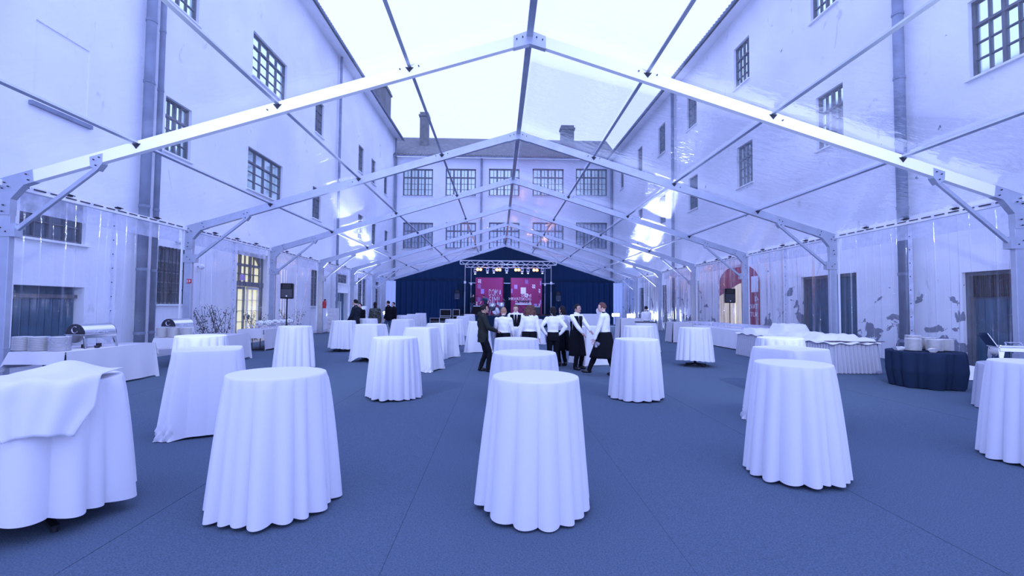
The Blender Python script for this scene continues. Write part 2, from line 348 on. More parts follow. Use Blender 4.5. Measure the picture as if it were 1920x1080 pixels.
# ------------------------------------------------------------------ buildings round the courtyard
class Facade:
    def __init__(s, name, label, p0, u, plast):
        u = V(u).normalized(); s.u = u; s.n = V((-u.y, u.x, 0)); s.p0 = V(p0); s.op = []; s.pl = plast
        s.root = thing(name, label, 'building', p0, atan2(u.y, u.x))
    def hit(s, px, py):
        d = ray(px, py); t = (s.p0-CAM).dot(s.n)/d.dot(s.n); p = CAM+d*t-s.p0; return p.dot(s.u), p.z
    def at(s, x, y, z): return s.p0+s.u*x+s.n*y+V((0, 0, z))
    def px(s, xl, xr, yt, yb, ref='l'):
        xx = xl if ref == 'l' else xr
        a, z1 = s.hit(xx, yt); _, z0 = s.hit(xx, yb); a0 = s.hit(xl, (yt+yb)/2)[0]; a1 = s.hit(xr, (yt+yb)/2)[0]
        return min(a0, a1), max(a0, a1), z0, z1
    def wall(s, s0, s1, h, th=.5):
        xs = sorted({s0, s1}|{v for o in s.op for v in o[:2]}); zs = sorted({-.02, h}|{max(-.02, v) for o in s.op for v in o[2:4]})
        m = MB()
        for a, b in zip(xs, xs[1:]):
            for c, d in zip(zs, zs[1:]):
                if any(o[0]-1e-4 <= a and b <= o[1]+1e-4 and o[2]-1e-4 <= c and d <= o[3]+1e-4 for o in s.op): continue
                m.add([(a, 0, c), (b, 0, c), (b, 0, d), (a, 0, d)], [(0, 1, 2, 3)])
        for o in s.op:
            a, b, c, d = o[:4]; c = max(-.02, c); q = o[4]
            m.add([(a, 0, c), (a, q, c), (a, q, d), (a, 0, d)], [(0, 1, 2, 3)]); m.add([(b, 0, c), (b, q, c), (b, q, d), (b, 0, d)], [(3, 2, 1, 0)])
            m.add([(a, 0, d), (a, q, d), (b, q, d), (b, 0, d)], [(0, 1, 2, 3)]); m.add([(a, 0, c), (a, q, c), (b, q, c), (b, 0, c)], [(3, 2, 1, 0)])
            m.add([(a, q, c), (b, q, c), (b, q, d), (a, q, d)], [(0, 1, 2, 3)])
        m.add([(s0, th, 0), (s1, th, 0), (s1, th, h), (s0, th, h)], [(3, 2, 1, 0)])
        m.build('facade_wall', s.pl, s.root)
    def window(s, o, cols, rows, transom=.72, glass='glass_window', lower=None, single=False, sill=True, groups=2, fr=.07):
        a, b, c, d = o[:4]; q = o[4]; y = q-.05
        f = MB(); f.box(a, a+fr, y-.07, y+.02, c, d).box(b-fr, b, y-.07, y+.02, c, d).box(a, b, y-.07, y+.02, c, c+fr).box(a, b, y-.07, y+.02, d-fr, d)
        zt = c+(d-c)*transom; f.box(a, b, y-.075, y+.02, zt-fr*.55, zt+fr*.55)
        xs = [a+fr+(b-a-2*fr)*i/cols for i in range(cols+1)]
        for i, x in enumerate(xs[1:-1], 1):
            wd = fr*.62 if (i*groups) % cols == 0 else fr*.2
            if cols <= 4 and groups == cols: wd = fr*.5
            f.box(x-wd, x+wd, y-.06, y+.02, c, d)
        zs = [c+fr+(zt-fr*.5-c-fr)*i/rows for i in range(rows+1)]
        for z in zs[1:-1]: f.box(a, b, y-.045, y+.02, z-.018, z+.018)
        fo = f.build('window', 'wood_dark', s.root)
        if single: MB().box(a+.02, b-.02, y+.0, y+.012, c+.02, d-.02).build('pane', glass, fo)
        else:
            for i in range(cols):
                for j, (z0, z1) in enumerate(list(zip(zs, zs[1:]))+[(zt+fr*.5, d-fr)]):
                    MB().box(xs[i]+.012, xs[i+1]-.012, y+.0, y+.01, z0+.01, z1-.01).build('pane', (lower or glass) if j < rows else glass, fo)
        if sill: MB().box(a-.08, b+.08, -.1, q-.1, c-.06, c-.002).build('window_sill', s.pl, s.root)
        return fo
    def roof(s, s0, s1, zw, over, run, rise):
        m = MB(); z = zw
        m.add([(s0, -over, z-.12), (s1, -over, z-.12), (s1, .4, z), (s0, .4, z)], [(0, 1, 2, 3)])
        m.build('soffit', s.pl, s.root)
        r = MB(); r.add([(s0, -over-.05, z-.1), (s1, -over-.05, z-.1), (s1, run, z+rise), (s0, run, z+rise), (s0, -over-.05, z+.02), (s1, -over-.05, z+.02), (s1, run, z+rise+.12), (s0, run, z+rise+.12)],
                        [(0, 3, 2, 1), (4, 5, 6, 7), (0, 1, 5, 4), (1, 2, 6, 5), (2, 3, 7, 6), (3, 0, 4, 7)]); r.build('roof', 'roof_tile', s.root)
        t = MB(); n = int((s1-s0)/.28); sl = rise/(run+over)
        for i in range(n):
            x = s0+(i+.5)*(s1-s0)/n; t.tube((x, -over-.12, z+.03), (x, -over+.35, z+.06+.47*sl), .10, .09, n=6)
        tag(t.build('eaves_tiles', 'roof_tile', s.root), kind='stuff')
        g = MB(); g.tube((s0, -over-.16, z-.06), (s1, -over-.16, z-.06), .07, n=8); g.build('gutter', 'pipe', s.root)
    def downpipe(s, px, py, r, z0, z1):
        a = s.hit(px, py)[0]; m = MB(); m.tube((a, -.12-r, z0), (a, -.12-r, z1), r, n=12)
        o = m.build('downpipe', 'pipe', s.root, smooth=True); b = MB()
        zz = z0+.6
        while zz < z1-.4: b.tube((a, -.12-r, zz), (a, -.12-r, zz+.09), r*1.12, n=12); zz += 2.1
        b.build('pipe_clips', 'pipe', o); return a
# left building
L = Facade('building', 'long pale plastered building with peeling marks along the left of the tent', (-12.4, 0, 0), (.022, 1, 0), 'plaster_left')
def add(F_, o, q=.24): o = (*o, q); F_.op.append(o); return o
wins = []
LT = L.px(473, 538, 53, 140); top0, top1 = LT[2], LT[3]; LB = L.px(465, 531, 273, 353); bt0, bt1 = LB[2], LB[3]
for xl, xr in ((300, 369), (473, 538), (593, 609), (675.5, 685.5), (700, 708), (724, 730)):
    o = L.px(xl, xr, 100, 200); o = add(L, (o[0], max(o[1], o[0]+1.3), top0, top1)); wins.append((o, 4, 3, .72, 'glass_window', None))
for i, (xl, xr) in enumerate(((307, 357), (465, 531), (588, 604), (674, 683), (700, 708), (724, 730))):
    o = L.px(xl, xr, 250, 350); o = add(L, (o[0], max(o[1], o[0]+1.3), bt0, bt1)); wins.append((o, 4, 3, .68, 'glass_window', 'glass_pale' if i == 1 else None))
lo = L.px(36, 162, 377, 460, 'r'); lw = add(L, lo); wins.append((lw, 4, 2, .7, 'glass_dark', None))
o = L.px(295, 346, 460, 570); tallw = add(L, o); wins.append((tallw, 3, 4, .75, 'glass_dark', None))
o = L.px(633, 652, 512, 530); wins.append((add(L, o), 2, 1, .6, 'glass_dark', None))
dk = []
for xl, xr, yt, yb in ((583, 598, 505, 574), (671, 687, 520, 574), (703, 710, 528, 574)): dk.append(add(L, L.px(xl, xr, yt, yb)))
big = add(L, L.px(628, 652, 548, 612), .4)
o = L.px(22, 156, 539, 660, 'r'); gar = add(L, (o[0], o[1], -.02, o[3]), .35)
o = L.px(444, 503, 486, 560, 'r'); door = add(L, (o[0], o[1], -.02, o[3]+.15), .5)
o = L.px(62, 166, 95, 232, 'r'); add(L, o, .04)
MB().box(o[0]-.1, o[1]+.1, -.1, .0, o[2]-.16, o[2]-.05).build('ledge', 'pipe', L.root)
L.wall(2, 50.2, 19.6)
for o, c, r, t, g, lw_ in wins: L.window(o, c, r, t, g, lw_, single=(o[0] > 22 or g == 'glass_dark'), groups=c if o[1]-o[0] > 2.2 else 2)
for o in dk:
    m = L.window(o, 2, 5, .8, 'glass_dark', single=True)
    b = MB()
b = MB()
for i in range(7):
    x = tallw[0]+(tallw[1]-tallw[0])*(i+.5)/7; b.tube((x, -.02, tallw[2]), (x, -.02, tallw[3]), .016, n=6)
for z in (.25, .6): b.box(tallw[0], tallw[1], -.03, -.01, tallw[2]+(tallw[3]-tallw[2])*z, tallw[2]+(tallw[3]-tallw[2])*z+.04)
b.build('window_bars', 'steel_dark', L.root)
# garage door of boards
gd = MB(); g0, g1, _, gz, _ = gar; MB().box(g0, g1, .3, .33, 0, gz).build('garage_door', 'door_blue', L.root)
gp = L.root.children[-1]; nb = 9
for i in range(nb):
    a = g0+.05+(g1-g0-.1)*i/nb; MB().box(a+.01, a+(g1-g0-.1)/nb-.01, .26, .3, .05, gz-.35).build('board', 'door_blue', gp)
MB().box(g0, g1, .2, .3, gz-.32, gz-.22).build('lintel_beam', 'wood_dark', gp)
MB().box(big[0], big[1], .32, .38, big[2], big[3]).build('dark_doorway', 'door_blue', L.root)
for i in range(5):
    MB().bar((big[0]+.2+i*.3, .1, .05), (big[0]+.5+i*.35, .3, 1.9), .05, .05).build('leaning_pole', 'alu_white', L.root)
# lit arched door
d0, d1, _, dz, q = door; dw = d1-d0; dm = L.root
dr = thing('lit_door', None, None); dr.parent = dm; dr.location = (0, 0, 0)
zt = 2.62; yq = .34
MB().box(d0, d1, yq+.08, yq+.1, .0, dz).build('lit_pane', 'glass_warm', dr)
f = MB(); f.box(d0, d0+.09, yq-.06, yq+.08, 0, dz).box(d1-.2, d1, yq-.06, yq+.08, 0, dz).box(d0, d1, yq-.1, yq+.08, zt-.12, zt+.1).box(d0, d1, yq-.02, yq+.08, dz-.1, dz)
for fx, wd in ((.29, .045), (.61, .045)): f.box(d0+dw*fx-wd, d0+dw*fx+wd, yq-.05, yq+.08, zt, dz)
for fx in (.15, .46, .74): f.box(d0+dw*fx-.015, d0+dw*fx+.015, yq, yq+.08, zt, dz)
f.box(d0, d1, yq-.01, yq+.08, zt+(dz-zt)*.30, zt+(dz-zt)*.33).box(d0, d1, yq-.04, yq+.08, zt+(dz-zt)*.56, zt+(dz-zt)*.64)
nA = 10; hx = (d1-.2-d0)*.5; xc_ = d0+hx
for sgn in (-1, 1):
    pts = [(xc_+sgn*hx, dz)]+[(xc_+sgn*hx*cos(a), dz-.75+.75*sin(a)) for a in [pi/2*i/nA for i in range(nA+1)]]
    f.prism(pts, yq-.05, yq+.08)
f.build('door_frame', 'wood_dark', dr)
for a, b in ((.04, .45), (.53, .90)):
    g = MB(); x0, x1 = d0+dw*a, d0+dw*b
    g.box(x0, x0+.06, yq-.03, yq+.07, .02, zt-.14).box(x1-.06, x1, yq-.03, yq+.07, .02, zt-.14).box(x0, x1, yq-.03, yq+.07, .02, .28).box(x0, x1, yq-.03, yq+.07, zt-.26, zt-.14)
    g.box((x0+x1)/2-.015, (x0+x1)/2+.015, yq, yq+.07, .1, zt-.2)
    for i in (1, 2, 3): z = .28+(zt-.54)*i/4; g.box(x0, x1, yq, yq+.07, z-.013, z+.013)
    g.build('door_leaf', 'white_wood' if a > .5 else 'pipe', dr)
MB().box(d0+dw*.40, d0+dw*.42, yq-.1, yq-.04, .9, 1.1).box(d0+dw*.54, d0+dw*.56, yq-.1, yq-.04, .9, 1.1).build('door_handle', 'steel_dark', dr)
MB().box(d0+dw*.26, d0+dw*.4, yq-.08, yq-.05, zt+.15, zt+.42).build('notice', 'panel_violet', dr)
lamp('door_glow', 'AREA', L.at((d0+d1)/2, -.3, 2.2), L.at((d0+d1)/2, -3, 1.2), 25, (1, .8, .4), shape='RECTANGLE', size=1.6, size_y=2.5)
L.roof(2, 50, 19.6, .75, 6, 3.2)
for px, py, r in ((259, 300, .15), (285, 300, .09), (631, 300, .09), (738, 330, .09)): L.downpipe(px, py, r, .02, 19.5)
def chimney(F_, x, y, wx, wy, z0, z1):
    m = MB(); m.box(x-wx/2, x+wx/2, y-wy/2, y+wy/2, z0, z1-.5).box(x-wx/2-.12, x+wx/2+.12, y-wy/2-.12, y+wy/2+.12, z1-.5, z1-.3).box(x-wx/2, x+wx/2, y-wy/2, y+wy/2, z1-.3, z1)
    m.build('chimney', 'roof_tile', F_.root)
chimney(L, 47.5, .9, 2.2, 1.3, 18.8, 24.2)
# right building
Rr = Facade('building', 'long white plastered building with flaking base along the right of the tent', (13.4, 0, 0), (.0237, -1, 0), 'plaster_right')
RA = Rr.px(1377, 1406, 93, 170); RB = Rr.px(1530, 1581, 185, 285); wins = []
for xl, xr in ((1523, 1574), (1377, 1406), (1288, 1306), (1234, 1247), (1195, 1204), (1163, 1169)):
    o = Rr.px(xl, xr, 200, 220); wins.append((add(Rr, (o[0], o[1], RA[2], RA[3])), 4, 3))
for xl, xr in ((1820, 1945), (1530, 1581), (1381, 1410), (1290, 1307), (1235, 1247), (1196, 1204)):
    o = Rr.px(xl, xr, 200, 220); wins.append((add(Rr, (o[0], o[1], RB[2], RB[3])), 4, 3))
dn = []
for xl, xr, yt, yb in ((1305, 1311, 527, 574), (1240, 1250, 535, 574), (1198, 1207, 540, 574)):
    o = Rr.px(xl, xr, yt, yb); dn.append(add(Rr, (o[0], o[1], .5, o[3])))
o = Rr.px(1503, 1607, 520, 640); r1 = add(Rr, (o[0], o[1], -.02, o[3]), .4)
o = Rr.px(1806, 1900, 511, 684); r2 = add(Rr, (o[0], o[1], -.02, o[3]), .4)
Rr.wall(-50, -2, 17.5)
for o, c, r in wins: Rr.window(o, c, r, .68, 'glass_window', single=(o[1] < -22), groups=2)
for o in dn: Rr.window(o, 2, 4, .8, 'glass_dark', single=True)
for o, gr in ((r1, False), (r2, True)):
    a, b, _, z, _ = o; MB().box(a, b, .3, .34, 0, z).build('dark_blue_door', 'door_blue', Rr.root); dd = Rr.root.children[-1]
    n = 4
    for i in range(n): MB().box(a+.06+(b-a-.12)*i/n+.01, a+.06+(b-a-.12)*(i+1)/n-.01, .27, .3, .1, z-(.75 if gr else .1)).build('board', 'door_blue', dd)
    MB().box(a-.02, a+.1, .1, .3, 0, z).box(b-.1, b+.02, .1, .3, 0, z).box(a, b, .1, .3, z-.1, z).build('door_frame', 'wood_dark', dd)
    if gr:
        g = MB()
        for i in range(22): x = a+.1+(b-a-.2)*i/21; g.box(x-.008, x+.008, .22, .25, z-.7, z-.1)
        for i in range(6): g.box(a+.1, b-.1, .23, .26, z-.7+.12*i, z-.69+.12*i)
        tag(g.build('grille', 'steel_dark', dd), kind='stuff')
Rr.roof(-50, -2, 17.5, .7, 6, 3.0)
for px, py, r in ((1705, 300, .15), (1267, 300, .11), (1150, 340, .1)): Rr.downpipe(px, py, r, .02, 17.4)
# arched gateway with red banner
A0, A1, az0, az1 = Rr.px(1350, 1425, 500, 600); mid = Rr.hit(1398, 560)[0]; Rz = Rr.hit(1388, 496)[1]
ar = thing('gateway', None, None); ar.parent = Rr.root
cx_, hw = (A0+A1)/2, (A1-A0)/2; rise = 1.0
arch = [(cx_+hw*cos(a), Rz-rise+rise*sin(a)) for a in [pi*i/20 for i in range(21)]]
lp = [p for p in arch if p[0] >= mid]; rp = [p for p in arch if p[0] <= mid]
def zat(x): t = max(-1, min(1, (x-cx_)/hw)); return Rz-rise+rise*sqrt(1-t*t)
# local +x runs towards the camera, so the banner half is the larger x
MB().prism([(mid, 0), (A1, 0)]+[(p[0], p[1]) for p in arch if p[0] > mid]+[(mid, zat(mid))], -.06, -.03).build('red_banner', 'banner_red', ar)
lowz = Rz-1.45
MB().prism([(A0, 0), (mid, 0), (mid, lowz+.5), (mid-.6, lowz+.42), (A0, lowz-.2)], -.045, -.03).build('lit_passage', 'warm_wall_glow', ar)  # weak emission stands in for the light inside the passage
MB().prism([(A0, lowz-.2), (mid-.6, lowz+.42), (mid, lowz+.5), (mid, zat(mid))]+[p for p in arch if p[0] < mid], -.055, -.03).build('arch_header', 'banner_red', ar)
MB().box((A0+mid)/2+.35, (A0+mid)/2+.43, -.07, -.045, 0, lowz+.2).build('passage_jamb', 'glass_warm', ar)  # jamb strip glows as well, passage light put into its material
bn = ar
MB().box(A1-.62, A1-.04, -.075, -.06, 2.45, 3.25).build('banner_square', 'panel_white', bn)
for txt, zz, sz in (('D', 2.0, .34), ('HRVAT', 1.62, .34), ('TUR', 1.22, .34)):
    me = text_mesh(txt, sz, .003, 'panel_white', 'RIGHT' if txt != 'D' else 'RIGHT'); o = bpy.data.objects.new('banner_lettering', me); link(o, bn)
    o.location = (A1-.08, -.07, zz); o.rotation_euler = (pi/2, 0, 0)
# back building
Bk = Facade('building', 'pale rear building with a row of wide paned windows closing the courtyard', (0, 49.5, 0), (1, 0, 0), 'plaster_back')
W5 = ((755.5, 811.6), (835.4, 892.3), (916.7, 974), (998.7, 1056.7), (1079.7, 1138.2)); wb = []
for xl, xr in W5:
    for yt, yb in ((316, 367), (417, 466)):
        o = Bk.px(xl, xr, yt, yb); wb.append((add(Bk, o), yt))
Bk.wall(-11.6, 12.4, 17.6)
for o, yt in wb: Bk.window(o, 8, 3, .68, 'glass_pale' if yt < 400 else 'glass_mid', single=True, groups=4, fr=.13)
Bk.roof(-12.5, 13, 17.6, .45, 6, 4.2)
for px in (743, 903, 1147): Bk.downpipe(px, 350, .11, .02, 17.5)
chimney(Bk, -8.7, 3.4, .95, .95, 19.5, 23.8); chimney(Bk, 7.8, 3.4, 1.5, .9, 19.5, 22.6)
# ------------------------------------------------------------------ dark drape at the stage end
def drape(m, x0, x1, y, z0, z1, amp=.07, per=.42, n=None, seed=1):
    rr = random.Random(seed); n = n or int(abs(x1-x0)*14); ph = rr.uniform(0, 6)
    def fn(u, v):
        x = x0+(x1-x0)*u; zz = z1(x) if callable(z1) else z1
        return (x, y+amp*sin(2*pi*x/per+ph+.6*sin(x*1.3))*(1-.35*v)+.03*sin(x*2.1), z0+(zz-z0)*v)
    m.grid(n, 6, fn); return m
sd = thing('stage_drape', 'dark navy drape hanging across the whole stage end of the tent', 'curtain', (TA, 43.2, 0))
drape(MB(), -TW+.7, TW-.4, 0, .02, 3.95, .13, .55).build('lower_drape', 'drape_black', sd, smooth=True)
drape(MB(), -TW+.6, TW-.6, .45, 3.5, lambda x: zroof(x)-.35, .05, .8, seed=2).build('gable_drape', 'drape_black', sd, smooth=True)
MB().box(-3.4, 4.6, -.12, -.07, 3.75, 3.82).build('drape_rail', 'alu', sd)
for i, sx in enumerate((-1, 1)):
    t = thing('white_drape', f'white cloth panel hanging at the {"left" if sx < 0 else "right"} end of the dark stage drape', 'curtain', (TA+sx*(TW-.42), 43.0, 0))
    drape(MB(), -.45, .45, 0, .02, 3.9, .03, .3, seed=4+i).build('drape', 'drape_white', t, smooth=True)
# ------------------------------------------------------------------ stage
SX, SY, SZ = .9, 36.8, .9
st = thing('stage', 'low black stage platform under the truss', 'stage', (SX, SY, 0))
for i in range(5):
    for j in range(3): MB().box(-5+2*i+.01, -3+2*i-.01, 2*j+.01, 2*j+1.99, SZ-.09, SZ).build('deck_panel', 'steel_dark', st)
for x in (-4.9, -2.5, 0, 2.5, 4.9):
    for y in (.15, 3, 5.8): MB().tube((x, y, 0), (x, y, SZ-.09), .03, n=8).build('leg', 'alu', st)
drape(MB(), -5, 5, -.03, .01, SZ-.02, .02, .22, n=110, seed=9).build('skirt', 'drape_black', st, smooth=True)
def truss(label, x0, x1, y, z, h, grp):
    t = thing('lighting_truss', label, 'truss', ((x0+x1)/2, y, z)); w2 = (x1-x0)/2
    for a in (-h/2, h/2):
        for b in (0, h): MB().tube((-w2, a, b), (w2, a, b), .028, n=8).build('chord', 'alu_white', t, smooth=True)
    n = int(w2*2/.42); d = MB()
    for a in (-h/2, h/2):
        for i in range(n):
            xa, xb = -w2+2*w2*i/n, -w2+2*w2*(i+1)/n
            d.tube((xa, a, 0 if i % 2 else h), (xb, a, h if i % 2 else 0), .014, n=5)
        for x in (-w2, -.62, -.5, .5, .62, w2): d.tube((x, a, 0), (x, a, h), .02, n=5)
    for i in range(n+1): x = -w2+2*w2*i/n; d.tube((x, -h/2, 0), (x, h/2, 0), .012, n=5)
    tag(d.build('lattice', 'alu_white', t), kind='stuff'); return t
truss('upper front aluminium lattice truss, the wider of the two over the stage', -3.22, 4.82, 38.6, 5.12, .30, 'trusses')
truss('rear aluminium lattice truss carrying the orange stage lamps', -2.95, 4.6, 41.3, 5.08, .28, 'trusses')
for i, (x, y, l) in enumerate(((-2.8, 38.6, 'blue lit truss lift mast at the front left stage corner'), (-2.45, 41.3, 'thin truss lift mast behind the left front mast'), (3.55+.6, 41.3, 'thin truss lift mast behind the right front mast'), (4.4, 38.6, 'blue lit truss lift mast at the front right stage corner'))):
    t = thing('lift_mast', l, 'stand', (x, y, SZ+.004))
    MB().tube((0, 0, 0), (0, 0, 1.9), .045, n=8).build('outer_tube', 'alu', t); MB().tube((0, 0, 1.8), (0, 0, 4.2), .03, n=8).build('inner_tube', 'alu', t)
    MB().box(-.08, .08, -.08, .08, 2.6, 2.8).build('pulley', 'alu_white', t)
    for a in range(4): MB().bar((0, 0, .08), (.5*cos(a*pi/2+.78), .5*sin(a*pi/2+.78), .03), .05, .04, (0, 0, 1)).build('outrigger', 'steel_dark', t)
def blinder(x, label):
    t = thing('stage_lamp', label, 'stage light', (x, 41.1, 4.88))
    MB().box(-.28, .28, .0, .16, -.15, .14).build('housing', 'steel_dark', t, bevel=.02)
    MB().tube((0, .08, .1), (0, .08, .28), .02).build('clamp', 'steel_dark', t)
    for s in (-1, 1):
        MB().tube((s*.135, -.01, 0), (s*.135, .0, 0), .13, .13, n=18).build('halo_disc', 'glow_ring', t); MB().tube((s*.13, -.05, 0), (s*.13, -.015, 0), .06, .06, n=14).build('bulb', 'bulb_warm', t)  # weakly glowing disc imitates the orange halo around each bulb
for px, l in ((898.5, 'leftmost glowing orange twin stage lamp under the truss'), (934.5, 'second glowing orange twin stage lamp from the left'), (970, 'third glowing orange twin stage lamp from the left'), (1004, 'rightmost glowing orange twin stage lamp under the truss')):
    blinder(onY(px, 506, 41.1).x, l)
for i, (px, py, l) in enumerate(((891, 508, 'far left'), (914, 506, 'between first and second orange lamps'), (926, 506, 'left of the second orange lamp'), (950, 506, 'centre'), (979, 507, 'right of the third orange lamp'), (990, 507, 'between third and fourth orange lamps'), (1017, 507, 'far right'))):
    p = onY(px, py, 41.2); t = thing('moving_head', f'small grey moving head light on the truss, {l}', 'stage light', (p.x, 41.2, p.z))
    MB().box(-.12, .12, -.1, .1, .08, .2).build('base', 'alu', t, bevel=.02)
    MB().box(-.13, -.09, -.04, .04, -.14, .1).box(.09, .13, -.04, .04, -.14, .1).build('yoke', 'alu', t); MB().tube((0, -.14, -.14), (0, .1, -.06), .09, .06, n=12).build('head', 'alu_white', t)
    for q in (-1, 1): MB().tube((q*.05, -.02, -.27), (q*.05, .02, -.27), .03, n=8).build('led', 'led', t)
for x in (-1.5, .6, 1.9, 3.8):
    lamp('stage_spot', 'SPOT', (x, 38.4, 5.0), (x, 40.6, 2.4), 70, (.62, .36, .9), spot_size=R_(80), spot_blend=.8, shadow_soft_size=.2)
lamp('stage_fill', 'SPOT', (.9, 37.4, 4.9), (.9, 41, 1.4), 260, (.25, .42, 1), spot_size=R_(120), spot_blend=.7, shadow_soft_size=.3)
for sx in (-1, 1): lamp('drape_fill', 'SPOT', (SX+sx*5.8, 37.0, .3), (SX+sx*8, 43.2, 2.9), 900, (.06, .22, 1), spot_size=R_(100), spot_blend=.9, shadow_soft_size=.3)  # added blue fill lamps without fixtures, brightening the dark drape
def panel(name, label, x0, x1, ztop, rz, items):
    cx = (x0+x1)/2; w = x1-x0; h = ztop-SZ-.02
    t = thing(name, label, 'stage panel', (cx, 40.4, SZ+.005), rz)
    MB().box(-w/2, w/2, 0, .9, 0, h).build('panel_box', 'panel_red', t)
    for kind, a, b, c, d in items:   # fractions of width / height from the top left
        X0, X1, Z1, Z0 = -w/2+a*w, -w/2+b*w, h*(1-c), h*(1-d)
        m = MB(); mm = {'w': 'panel_white', 'v': 'panel_violet', 'z': 'panel_white', 'c': 'panel_violet'}[kind]
        if kind in 'wv': m.box(X0, X1, -.012, -.002, Z0, Z1)
        elif kind == 'z':
            for ix in range(2):
                for iz in range(2):
                    p = (X0+(X1-X0)*ix/2, Z0+(Z1-Z0)*iz/2); u, v = (X1-X0)/2, (Z1-Z0)/2
                    m.prism([(p[0], p[1]+v), (p[0]+u, p[1]), (p[0]+u, p[1]+v)], -.012, -.002)
            m.box(X0, X1, -.008, -.002, (Z0+Z1)/2-.02, (Z0+Z1)/2+.02)
        else:
            for i in range(6):
                for j in range(6):
                    if (i+j) % 2: m.box(X0+(X1-X0)*i/6, X0+(X1-X0)*(i+1)/6, -.012, -.002, Z0+(Z1-Z0)*j/6, Z0+(Z1-Z0)*(j+1)/6)
        m.build('printed_square', mm, t)
    return t, w, h
pl, w, h = panel('red_panel', 'left crimson stage panel with striped white lettering', -2.02, .36, 4.15, R_(-7),
    [('z', .08, .20, .05, .17), ('c', .08, .20, .18, .30), ('v', .20, .32, .31, .44), ('c', .08, .19, .54, .66), ('z', .02, .08, .66, .8), ('v', .2, .34, .74, .86)])
for i, (z0, z1, m_) in enumerate(((.86, .95, 'panel_white'), (.7, .8, 'panel_violet'), (.52, .64, 'panel_violet'), (.25, .34, 'panel_white'))):
    MB().box(-w/2-.012, -w/2-.002, .2+.1*(i % 3), .5+.1*(i % 3), h*z0, h*z1).build('printed_square', m_, pl)
for body, zz in (('DOM!A', .50), ('SIM!', .30)):
    me = text_mesh(body, 1.0, .004, 'panel_white', stretch=1); xs = [v.co.x for v in me.vertices]; zs = [v.co.y for v in me.vertices]
    sx_ = (w*.46*(1 if body == 'DOM!A' else .85))/(max(xs)-min(xs)); sz_ = h*.19/(max(zs)-min(zs)); ys = min(xs)
    for v in me.vertices: v.co.x = (v.co.x-ys)*sx_; v.co.y *= sz_
    o = bpy.data.objects.new('striped_lettering', me); link(o, pl); o.location = (-w/2+w*.50, -.012, h*zz); o.rotation_euler = (pi/2, 0, 0)
    m = MB()
    for i in range(14): x = -w/2+w*.50+w*.46*(i+.5)/14; m.box(x-.012, x+.012, -.02, -.016, h*zz, h*(zz+.19))
    m.build('letter_stripe', 'panel_red', pl)
pr, w, h = panel('red_panel', 'right crimson stage panel with the words Dani Hrvatskog turizma', 1.10, 3.80, 4.15, R_(3),
    [('c', .45, .55, .05, .16), ('v', .10, .20, .19, .30), ('w', .31, .48, .26, .43), ('z', .67, .78, .18, .30), ('z', .89, .95, .30, .42), ('v', .0, .04, .30, .42), ('v', .94, .98, .08, .20), ('v', .94, .98, .6, .7), ('z', .89, .95, .7, .8), ('v', .74, .85, .70, .82), ('v', .11, .2, .74, .84)])
for body, zz in (('HRVATSKOG', .395), ('TURIZMA', .30)):
    me = text_mesh(body, .34, .003, 'panel_white', 'RIGHT'); o = bpy.data.objects.new('lettering', me); link(o, pr); o.location = (-w/2+w*.66, -.012, h*zz); o.rotation_euler = (pi/2, 0, 0)
xr = -w/2+w*.66
for ch, mt_, yy in (('NI', 'panel_white', -.012), ('A', 'panel_red', -.02), ('D', 'panel_white', -.012)):
    me = text_mesh(ch, .34, .003, mt_, 'RIGHT'); wd_ = max(v.co.x for v in me.vertices)-min(v.co.x for v in me.vertices)
    o = bpy.data.objects.new('lettering', me); link(o, pr); o.location = (xr, yy, h*.49); o.rotation_euler = (pi/2, 0, 0)
    if ch == 'A': MB().box(xr-wd_-.03, xr+.03, -.014, -.003, h*.49-.04, h*.49+.28).build('printed_square', 'panel_white', pr)
    xr -= wd_+.05
# instruments and boxes on stage
def at_stage(px, y): return onY(px, 580, y).x
def amp(label, px, y, w, h, z=SZ, cat='amplifier', face='black'):
    t = thing('amplifier', label, cat, (at_stage(px, y), y, z+.004))
    MB().box(-w/2, w/2, 0, .35, .04, h).build('cabinet', 'black', t, bevel=.02)
    MB().box(-w/2+.05, w/2-.05, -.012, 0, .1, h-.12).build('grille', face, t)
    MB().box(-w/2+.05, w/2-.05, -.015, 0, h-.1, h-.03).build('control_strip', 'alu', t)
    for s in (-1, 1): MB().box(s*(w/2-.1)-.04, s*(w/2-.1)+.04, .05, .3, 0, .04).build('foot', 'rubber', t)
amp('black guitar amplifier at the left of the stage front', 894, 38.6, .68, .8)
amp('grey fronted amplifier at the right of the stage by the keyboard', 1007, 39.0, .62, .78, face='steel_dark')
def drum(label, px, y, r, h, z, mat_='steel'):
    t = thing('conga_drum', label, 'drum', (at_stage(px, y), y, z))
    MB().lathe([(r*.6, .0), (r*.85, h*.25), (r, h*.6), (r*.95, h)], 20).build('shell', mat_, t, smooth=True)
    MB().lathe([(r*1.0, h), (r*1.0, h+.02), (r*.9, h+.025)], 20).build('drumhead', 'porcelain', t)
    MB().lathe([(r*1.04, h-.03), (r*1.04, h+.015)], 20, close=False).build('rim', 'alu', t)
    for a in range(3): MB().tube((r*.7*cos(a*2.1), r*.7*sin(a*2.1), h*.3), (r*1.5*cos(a*2.1), r*1.5*sin(a*2.1), -z+SZ), .015, n=6).build('leg', 'alu', t)
drum('large silver drum in front of the stage gap', 923, 38.4, .3, .6, SZ+.35); drum('silver drum right of the larger one', 940, 38.4, .26, .72, SZ+.3)
t = thing('drum_kit', 'drum kit with cymbals behind the silver drums', 'drum kit', (at_stage(930, 39.3), 39.3, SZ+.005))
MB().tube((0, -.25, .33), (0, .25, .33), .3, n=20).build('bass_drum', 'steel', t)
